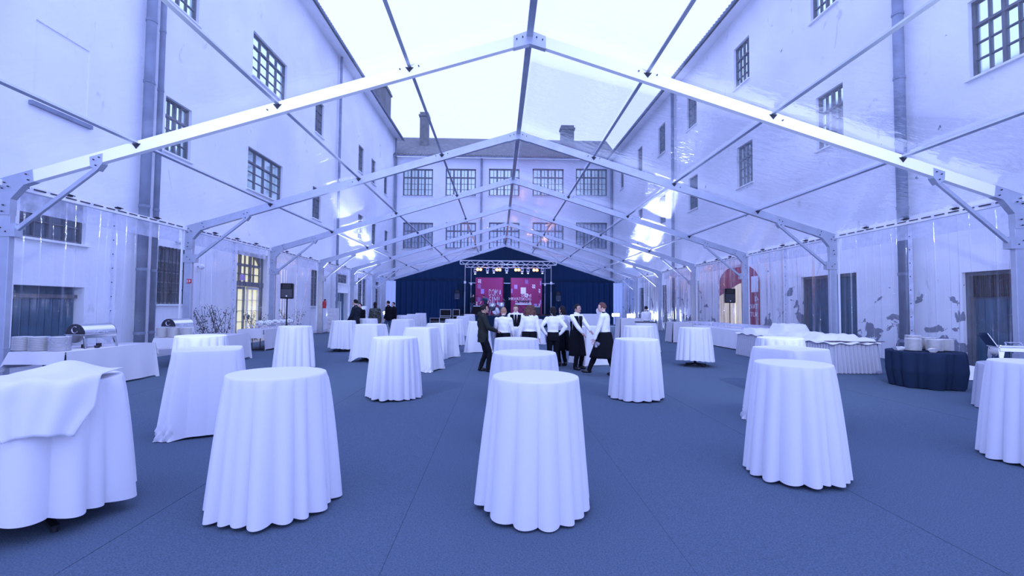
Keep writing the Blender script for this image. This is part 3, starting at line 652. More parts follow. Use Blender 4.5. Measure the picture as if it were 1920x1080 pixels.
for x, z in ((-.3, .75), (.2, .8), (.55, .6)): MB().tube((x, 0, z), (x, .05, z+.22), .17, n=16).build('tom', 'steel', t); MB().tube((x, 0, 0), (x, 0, z), .015, n=6).build('stand', 'alu', t)
for x, z in ((-.6, 1.25), (.65, 1.3), (.1, 1.4)): MB().tube((x, 0, z), (x+.02, 0, z+.02), .24, .03, n=18).build('cymbal', 'alu', t); MB().tube((x, .02, 0), (x, .02, z), .012, n=6).build('cymbal_stand', 'alu', t)
t = thing('keyboard', 'white stage keyboard on crossed stand before the right panel', 'keyboard', (at_stage(981, 39), 39, SZ+.005))
MB().box(-.68, .68, -.18, .18, .86, .98).build('body', 'alu_white', t, bevel=.02)
MB().box(-.6, .6, -.19, -.02, .975, .99).build('keys', 'porcelain', t)
for s in (-1, 1): MB().bar((-.4*s, s*.12, 0), (.4*s, s*.12, .86), .03, .05).build('stand_leg', 'steel_dark', t)
t = thing('keyboard', 'second black keyboard raised above the white one', 'keyboard', (at_stage(981, 39.3), 39.35, SZ+.005))
MB().box(-.5, .5, -.15, .15, 1.12, 1.2).build('body', 'black', t, bevel=.02); MB().box(-.45, .45, -.155, -.03, 1.198, 1.21).build('keys', 'alu', t)
for s in (-1, 1): MB().bar((.42*s, 0, 0), (.42*s, 0, 1.12), .03, .04).build('stand_leg', 'steel_dark', t)
def micstand(label, px, y, lean):
    t = thing('microphone_stand', label, 'stand', (at_stage(px, y), y, SZ+.005))
    MB().tube((0, 0, .02), (0, 0, 1.2), .014, n=6).build('pole', 'steel_dark', t); MB().tube((0, 0, 1.2), (lean, -.2, 1.55), .011, n=6).build('boom', 'steel_dark', t)
    MB().tube((lean, -.2, 1.55), (lean*1.2, -.24, 1.56), .025, n=8).build('microphone', 'black', t)
    for a in range(3): MB().tube((0, 0, .1), (.3*cos(a*2.1), .3*sin(a*2.1), .01), .01, n=5).build('leg', 'steel_dark', t)
micstand('microphone stand in the gap between the two red panels', 948, 38.2, .5); micstand('microphone stand at the left stage edge', 884, 38.0, .4); micstand('microphone stand right of the grey amplifier', 1020, 38.5, -.4)
def speaker(label, loc, rz, h_stand, w=.38, hh=.66, stand=True):
    t = thing('loudspeaker', label, 'speaker', loc, rz)
    if stand:
        MB().tube((0, .1, .35), (0, .1, h_stand+.02), .02, n=10).build('pole', 'black', t)
        MB().tube((0, .1, .3), (0, .1, .8), .028, n=10).build('collar', 'black', t)
        for a in range(3): an = a*2.094+.5; MB().bar((0, .1, .62), (.5*cos(an), .1+.5*sin(an), .012), .025, .03, (0, 0, 1)).build('leg', 'black', t)
    m = MB(); b = h_stand; pts = [(-w/2, 0), (w/2, 0), (w*.42, .34), (-w*.42, .34)]
    vs = [(x, y, z) for z in (b, b+hh) for x, y in pts]; m.add(vs, [(3, 2, 1, 0), (4, 5, 6, 7), (0, 1, 5, 4), (1, 2, 6, 5), (2, 3, 7, 6), (3, 0, 4, 7)])
    m.build('cabinet', 'black', t, bevel=.025)
    MB().box(-w/2+.03, w/2-.03, -.01, 0, b+.04, b+hh*.62).build('grille', 'steel_dark', t)
    MB().prism([(-w*.36, b+hh*.66), (w*.36, b+hh*.66), (w*.3, b+hh*.93), (-w*.3, b+hh*.93)], -.008, .002).build('horn', 'rubber', t)
    MB().box(-.02, .02, -.016, -.009, b+.07, b+.11).build('badge', 'panel_white', t)
p = onY(537, 560, 15.8); speaker('black loudspeaker on a stand at the left wall right of the lit door', (p.x, 15.8, 0), R_(12), p.z, .40, onY(537, 531, 15.8).z-p.z)
p = onY(1369.5, 568, 21.3); speaker('black loudspeaker on a stand in front of the arched gateway at right', (p.x, 21.3, 0), R_(-12), p.z, .47, onY(1369.5, 541, 21.3).z-p.z)
p = onY(857, 560, 42.0); speaker('dark loudspeaker against the drape left of the red panels', (p.x, 42.0, SZ+.004), 0, 1.3, .5, .9)
p = onY(1047, 560, 42.0); speaker('dark loudspeaker against the drape right of the red panels', (p.x, 42.0, SZ+.004), 0, 1.2, .5, .9)
def flight(label, px0, px1, ytop, y, d=.6):
    a, b = onY(px0, ytop, y), onY(px1, ytop, y); w = b.x-a.x; h = a.z
    t = thing('flight_case', label, 'case', ((a.x+b.x)/2, y, 0)); MB().box(-w/2, w/2, 0, d, .08, h).build('case_body', 'black', t)
    e = MB()
    for x in (-w/2, w/2):
        for z in (.08, h): e.box(min(x, x*.97)-.005, max(x, x*.97)+.005, -.012, .02, z-.02, z+.02)
    e.box(-w/2, w/2, -.01, .0, h*.62, h*.65).box(-w/2, w/2, -.012, 0, h-.03, h).box(-w/2, -w/2+.03, -.012, 0, .08, h).box(w/2-.03, w/2, -.012, 0, .08, h); e.build('edge_trim', 'alu', t)
    for s in (-1, 1): MB().tube((s*(w/2-.12), .1, .04), (s*(w/2-.12), .16, .04), .04, n=10).build('castor', 'rubber', t)
flight('tall black flight case left of the stage', 825, 846, 580, 35.2); flight('small black flight case left of the tall one', 806, 824, 596, 35.6); flight('black flight case right beside the tall one', 849, 862, 580, 35.3); flight('low mixing case in front of the tall flight case', 824, 844, 595, 34.2)
for i, (p, px) in enumerate(zip(FLOODS, ('left of the stage drape near the sidewall', 'farther left on the floor by the left sidewall', 'brighter one right of the stage drape', 'farther right one behind the buffet'))):
    t = thing('floodlight', f'glowing blue white floodlight {px}', 'floodlight', (p[0], p[1], 0))
    MB().bar((-.3, 0, .02), (.3, 0, .02), .3, .03).build('base', 'steel_dark', t); MB().box(-.02, .02, -.02, .02, .02, p[2]).build('stem', 'steel_dark', t)
    MB().box(-.36, .36, -.05, .08, p[2]-.16, p[2]+.16).build('housing', 'steel_dark', t, bevel=.015); MB().box(-.32, .32, -.065, -.052, p[2]-.13, p[2]+.13).build('lens', 'bulb_blue', t)
# ------------------------------------------------------------------ tables and cloths
def cloth_mesh(r, h, seed, sq=False, rot=0, flare=1.2, hem=.02, lift=.0, n=150, mt='cloth', amp=1):
    rr = random.Random(seed); nf = rr.randint(15, 19) if not sq else 16
    cut_ = sorted([(i+rr.uniform(-.28, .28))/nf*2*pi for i in range(nf)]); hs = [rr.uniform(.55, 1.15) for _ in cut_]; sk = [rr.uniform(.75, 1.35) for _ in cut_]; mw = 2*pi/nf
    ph = rr.uniform(0, 6)
    def fold(t):
        for i in range(nf):
            a0, a1 = cut_[i], cut_[(i+1) % nf]+(2*pi if i == nf-1 else 0); tt = t if t >= cut_[0] else t+2*pi
            if a0 <= tt < a1: u = ((tt-a0)/(a1-a0))**sk[i]; return hs[i]*min(1.3, (a1-a0)/mw)*max(0, sin(pi*u))**.75-.55
        return 0
    def base(t):
        if not sq: return r
        c, s = abs(cos(t-rot)), abs(sin(t-rot)); return r*.98/((c**7+s**7)**(1/7))
    K = 24; vs = []; fs = []
    vs.append((0, 0, h))
    rings = [(.5, 0), (.9, 0), (.975, 0), (1.0, .004), (1.012, .018)]
    tab = [(fold(2*pi*i/n), base(2*pi*i/n)) for i in range(n)]
    for f, dz in rings:
        for i in range(n):
            t = 2*pi*i/n; vs.append((tab[i][1]*f*cos(t), tab[i][1]*f*sin(t), h-dz))
    for k in range(1, K+1):
        u = k/K
        for i in range(n):
            t = 2*pi*i/n; fo, b = tab[i]; cor = abs(sin(2*(t-rot)))**2 if sq else 1
            if sq: cor = max(0, (b/r-1)/.25)**1.5
            A = (.076*u**.5*(1 if not sq else .12+1.15*min(1, cor)))*amp*r/.38
            rad = b*1.012+(flare-1)*r*u**.85*(1 if not sq else .55+.7*cor)+A*fo
            hz = hem+lift*(1-min(1, cor))*(1 if sq else .5+.5*sin(t*2+ph)) if sq else hem+lift*(.5+.5*sin(t*2+ph))-.012*fo
            if sq: hz = hem+lift*max(0, 1-cor*1.5)
            drop = h-.018-hz
            z = h-.018-drop*u; x = rad*cos(t); y = rad*sin(t)
            if sq and u > .85 and cor > .5: rad2 = .02*sin(k*2.1+t*40); x += rad2*cos(t); y += rad2*sin(t)
            vs.append((x, y, max(z, .006)))
    fs += [(0, 1+i, 1+(i+1) % n) for i in range(n)]
    R_n = len(rings)+K
    for k in range(R_n-1):
        a = 1+k*n
        fs += [(a+i, a+n+i, a+n+(i+1) % n, a+(i+1) % n) for i in range(n)]
    m = MB(); m.add(vs, fs); return m.mesh('tablecloth', mt, True)
base_m = {}
def bistro(X, Y, r, h, sq, rz, label, seed, flare=1.2, hem=.02, lift=0, amp=1, n=150):
    t = thing('bistro_table', 'tall table under the '+label, 'table', (X, Y, 0), rz)
    key = (round(r, 3), round(h, 3), sq)
    if key not in base_m:
        top = MB()
        if sq: top.box(-r*.84, r*.84, -r*.84, r*.84, h-.035, h-.006)
        else: top.lathe([(r*.96, h-.03), (r*.97, h-.006)], 32)
        col = MB().tube((0, 0, .06), (0, 0, h-.03), .035, n=12); ft = MB(); ft.bar((.03, 0, .075), (.34*r/.38, 0, .03), .05, .03, (0, 1, 0)).tube((.33*r/.38, 0, .0), (.33*r/.38, 0, .03), .022, n=8)
        base_m[key] = (top.mesh('tabletop', 'white_wood'), col.mesh('column', 'steel_dark'), ft.mesh('foot', 'steel_dark'))
    a, b, c = base_m[key]
    inst(None, 'tabletop', t, mesh=a); inst(None, 'column', t, mesh=b)
    for i in range(4): inst(None, 'foot', t, rz=pi/4+i*pi/2+.2, mesh=c)
    o = bpy.data.objects.new('tablecloth', cloth_mesh(r, h+.004, seed, sq, 0, flare, hem, lift, n=n, amp=amp)); link(o); o.location = (X, Y, 0); o.rotation_euler = (0, 0, rz)
    tag(o, label, 'tablecloth', 'white cloths on the tall bistro tables'); return t
BT = [  # X, Y, r, h, square, rot, label, flare, hem, lift
 (-3.52, 3.72, .47, 1.06, 0, 0, 'white round cloth at the left photo edge, loose cloth over it', 1.15, .10, .05),
 (-1.83, 3.93, .375, 1.08, 0, .5, 'large white round cloth left of the front centre one', 1.24, .02, .01),
 (-3.80, 6.25, .37, 1.06, 1, .45, 'creased square white cloth with bunched hem, behind the left foreground cloths', 1.35, .0, .03),
 (-5.30, 8.45, .39, 1.08, 0, 0, 'round white cloth just behind the creased square one at left', 1.2, .02, 0),
 (-5.31, 12.3, .40, 1.08, 0, 1, 'round white cloth right of the white flower stands', 1.2, .03, .02),
 (-1.86, 8.45, .385, 1.07, 0, 2, 'round white cloth standing alone left of centre, midway', 1.18, .02, .02),
 (-5.54, 16.8, .40, 1.08, 0, 2, 'round white cloth in front of the white plank counter', 1.25, .10, .04),
 (-3.79, 13.9, .36, 1.08, 1, -.25, 'flat fronted square white cloth with arched hem, left of walking man', 1.35, .0, .14),
 (-5.42, 19.4, .39, 1.08, 0, 0, 'round white cloth behind the arched hem one', 1.2, .02, 0),
 (-5.25, 26.0, .38, 1.09, 0, 1, 'round white cloth right behind the man in jeans', 1.2, .02, 0),
 (-3.81, 18.7, .36, 1.08, 1, -.2, 'square white cloth right of the man in jeans', 1.3, .0, .02),
 (-1.96, 12.0, .35, 1.08, 1, -.3, 'square white cloth directly behind the lone midway round one', 1.4, .0, .03),
 (-5.55, 30.2, .36, 1.08, 0, 1, 'round white cloth far back, left of the farthest left one', 1.2, .02, 0),
 (-5.70, 34.3, .38, 1.08, 0, 1, 'farthest left round white cloth before the dark drape', 1.2, .02, 0),
 (-1.84, 15.0, .35, 1.08, 1, -.5, 'square white cloth with heavy pleats down its right corner', 1.45, .0, .02),
 (-1.85, 19.6, .37, 1.08, 0, .5, 'round white cloth behind the heavy pleated square one', 1.2, .02, 0),
 (-1.90, 25.5, .37, 1.08, 0, .5, 'round white cloth far back in front of the black amplifier', 1.2, .02, 0),
 (-1.95, 31.4, .36, 1.08, 0, .5, 'farthest round white cloth in front of the stage', 1.2, .02, 0),
 (-.72, 16.9, .36, 1.08, 1, .1, 'square white cloth with crumpled hem left of the olive jacket', 1.5, .0, .02),
 (.33, 5.75, .385, 1.08, 0, .8, 'second white round cloth in the centre row, behind the front one', 1.2, .02, .01),
 (.32, 8.2, .375, 1.08, 0, 1.4, 'third white round cloth in the centre row, before the waiters', 1.2, .02, 0),
 (.315, 3.88, .355, 1.07, 0, 0, 'white round cloth at the front centre, nearest the camera', 1.25, .015, .03),
 (2.74, 13.5, .38, 1.08, 1, .3, 'square white cloth between the gesturing waiter and the walking waiter', 1.5, .0, .01),
 (1.55, 20.5, .36, 1.08, 1, .2, 'square white cloth behind the curly haired waitress', 1.4, .0, .02),
 (1.75, 26, .37, 1.08, 0, .2, 'farther round white cloth behind the curly haired waitress', 1.2, .02, 0),
 (.45, 13.25, .30, 1.05, 0, .2, 'small round white cloth in front of the bearded waiter with tie', 1.25, .02, 0),
 (6.50, 22.5, .42, 1.08, 0, .3, 'round white cloth far right, before the lone far waiter', 1.2, .02, 0),
 (4.25, 13.9, .43, 1.08, 0, 1.3, 'round white cloth behind the lone midway one at right', 1.2, .02, 0),
 (2.53, 8.42, .385, 1.07, 0, 2.3, 'round white cloth standing midway right of the walking waiter', 1.18, .02, .02),
 (5.45, 17.0, .38, 1.08, 0, 2.7, 'round white cloth with a dark tray edge, right of centre', 1.3, .02, 0),
 (5.62, 13.1, .41, 1.08, 0, .9, 'round white cloth alone on the right with its black foot showing', 1.2, .14, .05),
 (5.50, 8.9, .40, 1.08, 0, .2, 'round white cloth before the pleated buffet, third from the right front', 1.2, .02, 0),
 (4.22, 6.6, .38, 1.08, 1, .35, 'square white cloth between two round ones at right', 1.3, .0, .02),
 (2.98, 4.62, .345, 1.10, 0, .4, 'tall narrow round white cloth in the right foreground', 1.32, .02, .02),
 (5.95, 4.98, .375, 1.08, 0, 1.1, 'white round cloth cut off by the right photo edge', 1.25, .02, .02),
]
for i, (X, Y, r, h, sq, rz, lab, fl_, hem, lift) in enumerate(BT):
    bistro(X, Y, r, h, bool(sq), rz, lab, 100+i, fl_, hem, lift, n=300 if Y < 7 else 170)
t = thing('serving_tray', 'thin dark rimmed tray on the round cloth right of centre', 'tray', (5.45, 17.0, 1.088))
MB().lathe([(0, .0), (.37, .0), (.41, .03), (.415, .03), (.375, -.004 + .004), (0, .004)], 28, close=False).build('tray', 'steel_dark', t, smooth=False); MB().lathe([(0, .012), (.37, .012)], 28, close=False).build('liner', 'cloth', t)
# loose cloth thrown over the left table
m = MB(); cx, cy_, rr_ = -3.52, 3.72, .47
def loose(u, v):   # v: back -> hanging front corner, u: across
    q = V((.45, -.89)); s = V((.89, .45))
    lat = (u-.5)*(.62-.10*v)*(1-.55*max(0, v-.75)/.25*abs(u-.5)*1.2); d = -.12+.98*v
    hw = sqrt(max(.02, (rr_+.012)**2-min(lat**2, .19)))
    c0 = V((.13, .07)); p = c0+s*lat; wav = .022*sin(u*9+2.4*v)+.012*sin(u*21+v*7)
    E = hw-.02; e = max(0, d-E); pos = p+q*(min(d, E)+.066*(1-math.exp(-e/.03))+.10*e+wav*.8*min(1, e/.06))
    z = 1.094+.085*math.exp(-((u-.45)/.28)**2)*math.exp(-((v-.12)/.2)**2)+.012*(1+sin(u*13+v*4))*(.4+v)*max(0, 1-e/.1)-max(0, e-.035)*.98-.004*min(1, e/.03)
    return (pos.x, pos.y, z)
m.grid(44, 44, loose); o = m.build('loose_tablecloth', 'cloth', smooth=True); o.location = (cx, cy_, 0); tag(o, 'crumpled white cloth thrown over the left foreground table', 'tablecloth')
sm = o.modifiers.new('thick', 'SOLIDIFY'); sm.thickness = .006
# ------------------------------------------------------------------ long tables
def trestle(X0, X1, Y0, Y1, h, label):
    t = thing('folding_table', label, 'table', ((X0+X1)/2, (Y0+Y1)/2, 0)); w, d = (X1-X0)/2-.03, (Y1-Y0)/2-.03
    MB().box(-w, w, -d, d, h-.04, h-.006).build('tabletop', 'white_wood', t)
    for sy in (-1, 1):
        for sx in (-1, 1): MB().tube((sx*w*.35, sy*d*.75, .02), (sx*w*.35, sy*d*.75, h-.04), .016, n=8).build('leg', 'steel_dark', t)
        MB().tube((-w*.6, sy*d*.75, .02), (w*.6, sy*d*.75, .02), .016, n=8).build('foot_bar', 'steel_dark', t)
        MB().path([(-w*.35, sy*d*.75, .45), (0, sy*d*.72, h-.06), (w*.35, sy*d*.75, .45)], .01).build('brace', 'steel_dark', t)
    return t
def flatcloth(X0, X1, Y0, Y1, h, drops, label, mt='cloth_cream', name='tablecloth'):
    m = MB(); cx, cy_ = (X0+X1)/2, (Y0+Y1)/2; w, d = (X1-X0)/2, (Y1-Y0)/2
    m.box(-w, w, -d, d, h-.003, h+.003)
    def side(p0, p1, out, drop, sk):
        p0, p1, out = V(p0), V(p1), V(out); L_ = (p1-p0).length
        def fn(u, v):
            p = p0+(p1-p0)*u; o = .012+.05*v+.014*v*sin(u*L_*11+sk)+(.03*v if u in (0, 1) else 0)
            return (*(p+out*o+(p1-p0).normalized()*((u-.5)*.10*v)), h-drop*v-(.05*v if abs(u-.5) > .47 else 0))
        m.grid(int(L_*22)+4, 8, fn)
    S_, E_, N_, W_ = drops
    side((-w, -d), (w, -d), (0, -1), S_, 1); side((w, -d), (w, d), (1, 0), E_, 2); side((w, d), (-w, d), (0, 1), N_, 3); side((-w, d), (-w, -d), (-1, 0), W_, 4)
    o = m.build(name, mt, smooth=True); o.location = (cx, cy_, 0); return tag(o, label, 'tablecloth')
def pleated(X0, X1, Y0, Y1, h, label, mt='cloth_satin', per=.105, amp=.042, rnd_=.12):
    cx, cy_ = (X0+X1)/2, (Y0+Y1)/2; w, d = (X1-X0)/2-rnd_, (Y1-Y0)/2-rnd_; pts = []
    for k, (sx, sy) in enumerate(((1, -1), (1, 1), (-1, 1), (-1, -1))):
        for i in range(7): a = -pi/2+k*pi/2+pi/2*i/6; pts.append((V((sx*w+rnd_*cos(a), sy*d+rnd_*sin(a))), V((cos(a), sin(a)))))
    pts.append(pts[0]); P = []; s = 0
    for (a, na), (b, nb_) in zip(pts, pts[1:]):
        l_ = (b-a).length; n = max(1, int(l_/.0145))
        for i in range(n): f = i/n; P.append((a.lerp(b, f), na.lerp(nb_, f).normalized(), s+l_*f))
        s += l_
    kk = round(s/per)/s*2*pi; m = MB(); n = len(P)
    def fn(u, v):
        p, nn, q = P[int(round(u*n)) % n]; c = sin(q*kk+.4*sin(q*3)); c = math.copysign(abs(c)**.7, c)
        o = .01+.05*v+amp*(.35+.65*v)*c; return (p.x+nn.x*o, p.y+nn.y*o, (h-.01)*(1-v)+.012)
    m.grid(n, 8, fn, wrap=True); o = m.build('table_skirt', mt, smooth=True); o.location = (cx, cy_, 0); return tag(o, label, 'table skirt')
plate_m = MB().lathe([(.0, .0), (.055, .0), (.07, .004), (.118, .017), (.122, .020), (.118, .022), (.07, .010), (.0, .008)], 24, close=False).mesh('plate', 'porcelain', True)
def plates(X, Y, z, n, label, group, sc=1.0, pitch=.0125):
    rr = random.Random(int(X*100+Y*10))
    for i in range(n):
        o = bpy.data.objects.new('plate', plate_m); link(o); o.location = (X+rr.uniform(-.003, .003), Y+rr.uniform(-.003, .003), z+pitch*i); o.scale = (sc, sc, 1); tag(o, label, 'plate', group)
def chafer(X, Y, z, rz, label, openl=False):
    t = thing('chafing_dish', label, 'chafing dish', (X, Y, z), rz); L_, W_ = .33, .20
    m = MB(); m.box(-W_, W_, -L_, L_, .20, .27).box(-W_-.02, W_+.02, -L_-.02, L_+.02, .262, .275); m.build('water_pan', 'steel', t, bevel=.01)
    for sx in (-1, 1):
        for sy in (-1, 1): MB().add([(sx*W_*.9, sy*L_*.78, .24), (sx*W_*.9, sy*L_*1.02, .24), (sx*(W_+.03), sy*L_*1.05, 0), (sx*(W_+.03), sy*L_*.95, 0), (sx*W_*.8, sy*L_*.78, .24), (sx*W_*.8, sy*L_*1.02, .24), (sx*(W_), sy*L_*1.05, 0), (sx*W_, sy*L_*.95, 0)], [(0, 1, 2, 3), (7, 6, 5, 4), (0, 4, 5, 1), (1, 5, 6, 2), (2, 6, 7, 3), (3, 7, 4, 0)]).build('leg', 'steel', t)
    for sy in (-1, 1):
        pts = [(x*W_*.9, .2-.09*(1-x*x)) for x in [i/6-1 for i in range(13)]]
        MB().prism([(-W_*.9, .21)]+pts+[(W_*.9, .21)], sy*L_-.008, sy*L_+.008).build('apron', 'steel', t)
        MB().tube((0, sy*.15, .0), (0, sy*.15, .07), .045, n=14).build('fuel_cup', 'steel_dark', t)
    n = 12; m = MB()
    if not openl:
        m.grid(n, 1, lambda u, v: (W_*cos(pi*u), -L_+2*L_*v, .275+.20*sin(pi*u)))
        lid = m.build('roll_lid', 'steel', t, smooth=True)
        for sy in (-1, 1): MB().prism([(W_*cos(pi*i/n), .275+.20*sin(pi*i/n)) for i in range(n+1)], sy*L_-.006, sy*L_+.006).build('lid_end', 'steel_dark', lid)
        for sy in (-1, 1): MB().path([(W_*.32*cos(pi*.3+2*pi*i/10*.8), sy*(L_+.012), .36+W_*.32*sin(pi*.3+2*pi*i/10*.8)) for i in range(11)], .009).build('scroll_ornament', 'steel', lid)
    else:
        for dy in (-.17, .17): MB().box(-W_+.02, W_-.02, dy-.15, dy+.15, .275, .30).build('food_pan', 'steel', t, bevel=.01)
        m.add([(-W_, L_+.02, .28), (W_, L_+.02, .28), (W_, L_+.14, .50), (-W_, L_+.14, .50), (-W_, L_+.03, .28), (W_, L_+.03, .28), (W_, L_+.15, .50), (-W_, L_+.15, .50)], [(3, 2, 1, 0), (4, 5, 6, 7), (0, 1, 5, 4), (2, 3, 7, 6), (1, 2, 6, 5), (3, 0, 4, 7)]); m.build('open_lid', 'steel', t)
    MB().path([(W_+.005, -.1, .30), (W_+.05, -.1, .33), (W_+.05, .1, .33), (W_+.005, .1, .30)], .010).build('handle', 'steel', t)
# left buffet row
a = onZ(22, 660, .75); b = onZ(123, 661, .75); c = onZ(281, 643, .75)
X0, X1, Y0, Y1 = a.x, b.x, b.y, c.y
trestle(X0, X1, Y0, Y1, .75, 'folding table under the first buffet cloth at left, nearest the camera')
flatcloth(X0, X1, Y0, Y1, .755, (.22, .72, .22, .3), 'cream cloth over the nearest left buffet table with three plate stacks')
for px, l in ((48, 'white dinner plate in the leftmost stack on the nearest left buffet table'), (82, 'white dinner plate in the middle stack on the nearest left buffet table'), (122, 'white dinner plate in the film wrapped stack beside the roll top chafing dish')):
    p = onZ(px, 657, .76); plates(p.x, Y0+.17, .76, 20, l, l.replace('white dinner plate in', 'plates of'), 1.25 if px != 48 else 1.15)
    if px == 122:
        o = MB().grid(30, 5, lambda u, v: ((.158+.006*sin(u*50+v*9))*cos(2*pi*u), (.158+.006*sin(u*50+v*9))*sin(2*pi*u), .27*v)).build('plastic_wrap', 'wrap', smooth=True); o.location = (p.x, Y0+.17, .76); tag(o, 'crinkled clear film wrapped around the right plate stack on the nearest left table', 'plastic wrap')
chafer(X1-.36, Y0+.95, .76, R_(-6), 'polished roll top chafing dish on the nearest left buffet table')
t = thing('small_bowl', 'small dark glass bowl right of the nearest roll top chafing dish', 'bowl', (X1-.12, Y0+.8, .76)); MB().lathe([(.03, 0), (.045, .01), (.05, .05), (.046, .05), (.04, .015)], 16).build('bowl', 'steel_dark', t)
a = onZ(289, 634, .75); X0, X1, Y0, Y1 = a.x, a.x+1.3, a.y, a.y+2.1
trestle(X0, X1, Y0, Y1, .75, 'folding table under the second buffet cloth at left, dark legs showing')
flatcloth(X0, X1, Y0, Y1, .755, (.27, .7, .22, .3), 'cream cloth over the second left buffet table with short front drop')
for px, l in ((307, 'white dinner plate in the left stack on the second left buffet table'), (331, 'white dinner plate in the middle stack on the second left buffet table'), (356, 'white dinner plate in the right stack on the second left buffet table')):
    p = onZ(px, 632, .76); plates(p.x, Y0+.2, .76, 20, l, l.replace('white dinner plate in', 'plates of'), 1.15)
p = onZ(385, 625, .76); chafer(p.x, Y0+.75, .76, R_(-6), 'roll top chafing dish on the second left buffet table')
a = onZ(446, 618, .75); b = onZ(497, 618, .75); X0, X1, Y0, Y1 = a.x, b.x, a.y, a.y+3
trestle(X0, X1, Y0, Y1, .75, 'folding table under the third buffet cloth, below the lit door')
flatcloth(X0, X1, Y0, Y1, .755, (.30, .7, .22, .3), 'cream cloth over the third left buffet table below the lit door')
for i, px in enumerate((504, 513, 524, 533, 541)):
    y = Y0+.3+.55*i; xx = X1-.25
    t = thing('flower_stand', f'stand heaped with white blossoms, {("nearest", "second", "third", "fourth", "farthest")[i]} below the lit door', 'flower stand', (xx, y, .76))
    MB().lathe([(.07, 0), (.02, .02), (.02, .1), (.13, .14), (.15, .17)], 14).build('footed_dish', 'steel', t, smooth=True)
    m = MB(); r2 = random.Random(i)
    for q in range(42):
        th, ph_ = r2.uniform(0, 6.28), math.acos(r2.uniform(0, 1)); m.ball((.15*sin(ph_)*cos(th), .15*sin(ph_)*sin(th), .18+.10*cos(ph_)), .035, 6, 4)
    tag(m.build('blossoms', 'flower', t, smooth=True), kind='stuff')
glass_m = MB().lathe([(.035, 0), (.032, .004), (.006, .01), (.005, .085), (.012, .095), (.036, .125), (.040, .16), (.034, .20)], 12, close=False).mesh('wine_glass', 'glassware', True)
for i in range(10):
    o = bpy.data.objects.new('wine_glass', glass_m); link(o); o.location = (X0+.15+.11*(i % 5), Y0+.25+.2*(i//5), .76); o.scale = (.9, .9, .7); tag(o, 'small clear glass standing on the table below the lit door', 'glass', 'small glasses below the lit door')
# right: pleated buffet with covered dishes
BX0, BX1, BY0, BY1 = 8.15, 10.0, 11.95, 16.5
a = onZ(1534, 701, 0); BX0 = a.x; BY0 = a.y; BX1 = onZ(1655, 701, 0).x; c = onZ(1397, 664, 0)
BY1 = c.y; BX0 = (BX0+c.x)/2
t = trestle(BX0+.1, BX1-.1, BY0+.1, BY1-.1, .76, 'long buffet table under the pleated grey skirt at right')
pleated(BX0+.06, BX1-.06, BY0+.06, BY1-.06, .76, 'grey satin pleated skirt around the long right buffet')
m = MB(); cxx, cyy = (BX0+BX1)/2, (BY0+BY1)/2; hx, hy = (BX1-BX0)/2, (BY1-BY0)/2
def bumpy(x, y):
    z = .785+.012*sin(x*9+y*5)+.01*sin(y*13-x*4)
    for bx, by, sx_, sy_, hh in ((.1, -1.35, .52, .38, .16), (-.05, -.35, .5, .45, .17), (.25, .75, .42, .42, .36), (-.3, 1.55, .45, .4, .17), (.3, -2.0, .4, .2, .10)):
        dx, dy = abs(x-bx)/sx_, abs(y-by)/sy_; q = (dx**5+dy**5)**.2
        z = max(z, .785+hh*min(1, max(0, (1.28-q)/.38)) - .01*(sin(x*20)+sin(y*17)))
    return z
def cov(u, v):
    x, y = -hx+2*hx*u, -hy+2*hy*v; z = bumpy(x, y); e = max(abs(2*u-1), abs(2*v-1))
    if e > .97: z = .79-.03-.02*sin(x*14+y*11)
    return (x*1.01, y*1.01, z)
m.grid(70, 120, cov); o = m.build('dust_cover', 'cloth', smooth=True); o.location = (cxx, cyy, 0); tag(o, 'crumpled white cloth covering the dishes on the long right buffet', 'tablecloth')
for i in range(4):
    o = MB().box(-.26, .26, -.16, .16, 0, .012).build('serving_tray', 'dark_food'); o.location = (cxx-.35+.32*i, BY0+.22+.05*(i % 2), .80); o.rotation_euler = (.0, 0, .15*i); tag(o, f'dark serving tray at the buffet end, {("leftmost", "second from left", "third from left", "rightmost")[i]}', 'tray')
# glass tables along the right wall
a = onZ(1398, 659, 0); gx0 = a.x-.02; gy0 = a.y; gy1 = gy0+6.2
trestle(gx0, gx0+1.35, gy0, gy0+3, .76, 'long table of glasses nearest the pleated buffet'); flatcloth(gx0, gx0+1.35, gy0, gy0+3, .765, (.73, .73, .73, .73), 'white floor length cloth on the nearer table of glasses', 'cloth')
trestle(gx0, gx0+1.35, gy0+3.1, gy1, .76, 'long table of glasses farther along the right wall'); flatcloth(gx0, gx0+1.35, gy0+3.1, gy1, .765, (.73, .73, .73, .73), 'white floor length cloth on the farther table of glasses', 'cloth')
for i in range(8):
    for j in range(34):
        yy = gy0+.1+j*.18
        if 2.92 < yy-gy0 < 3.2: continue
        o = bpy.data.objects.new('wine_glass', glass_m); link(o); o.location = (gx0+.12+i*.155, yy, .772); tag(o, 'clear wine glass in the long rows on the right wall tables', 'glass', 'rows of wine glasses on the right wall tables')
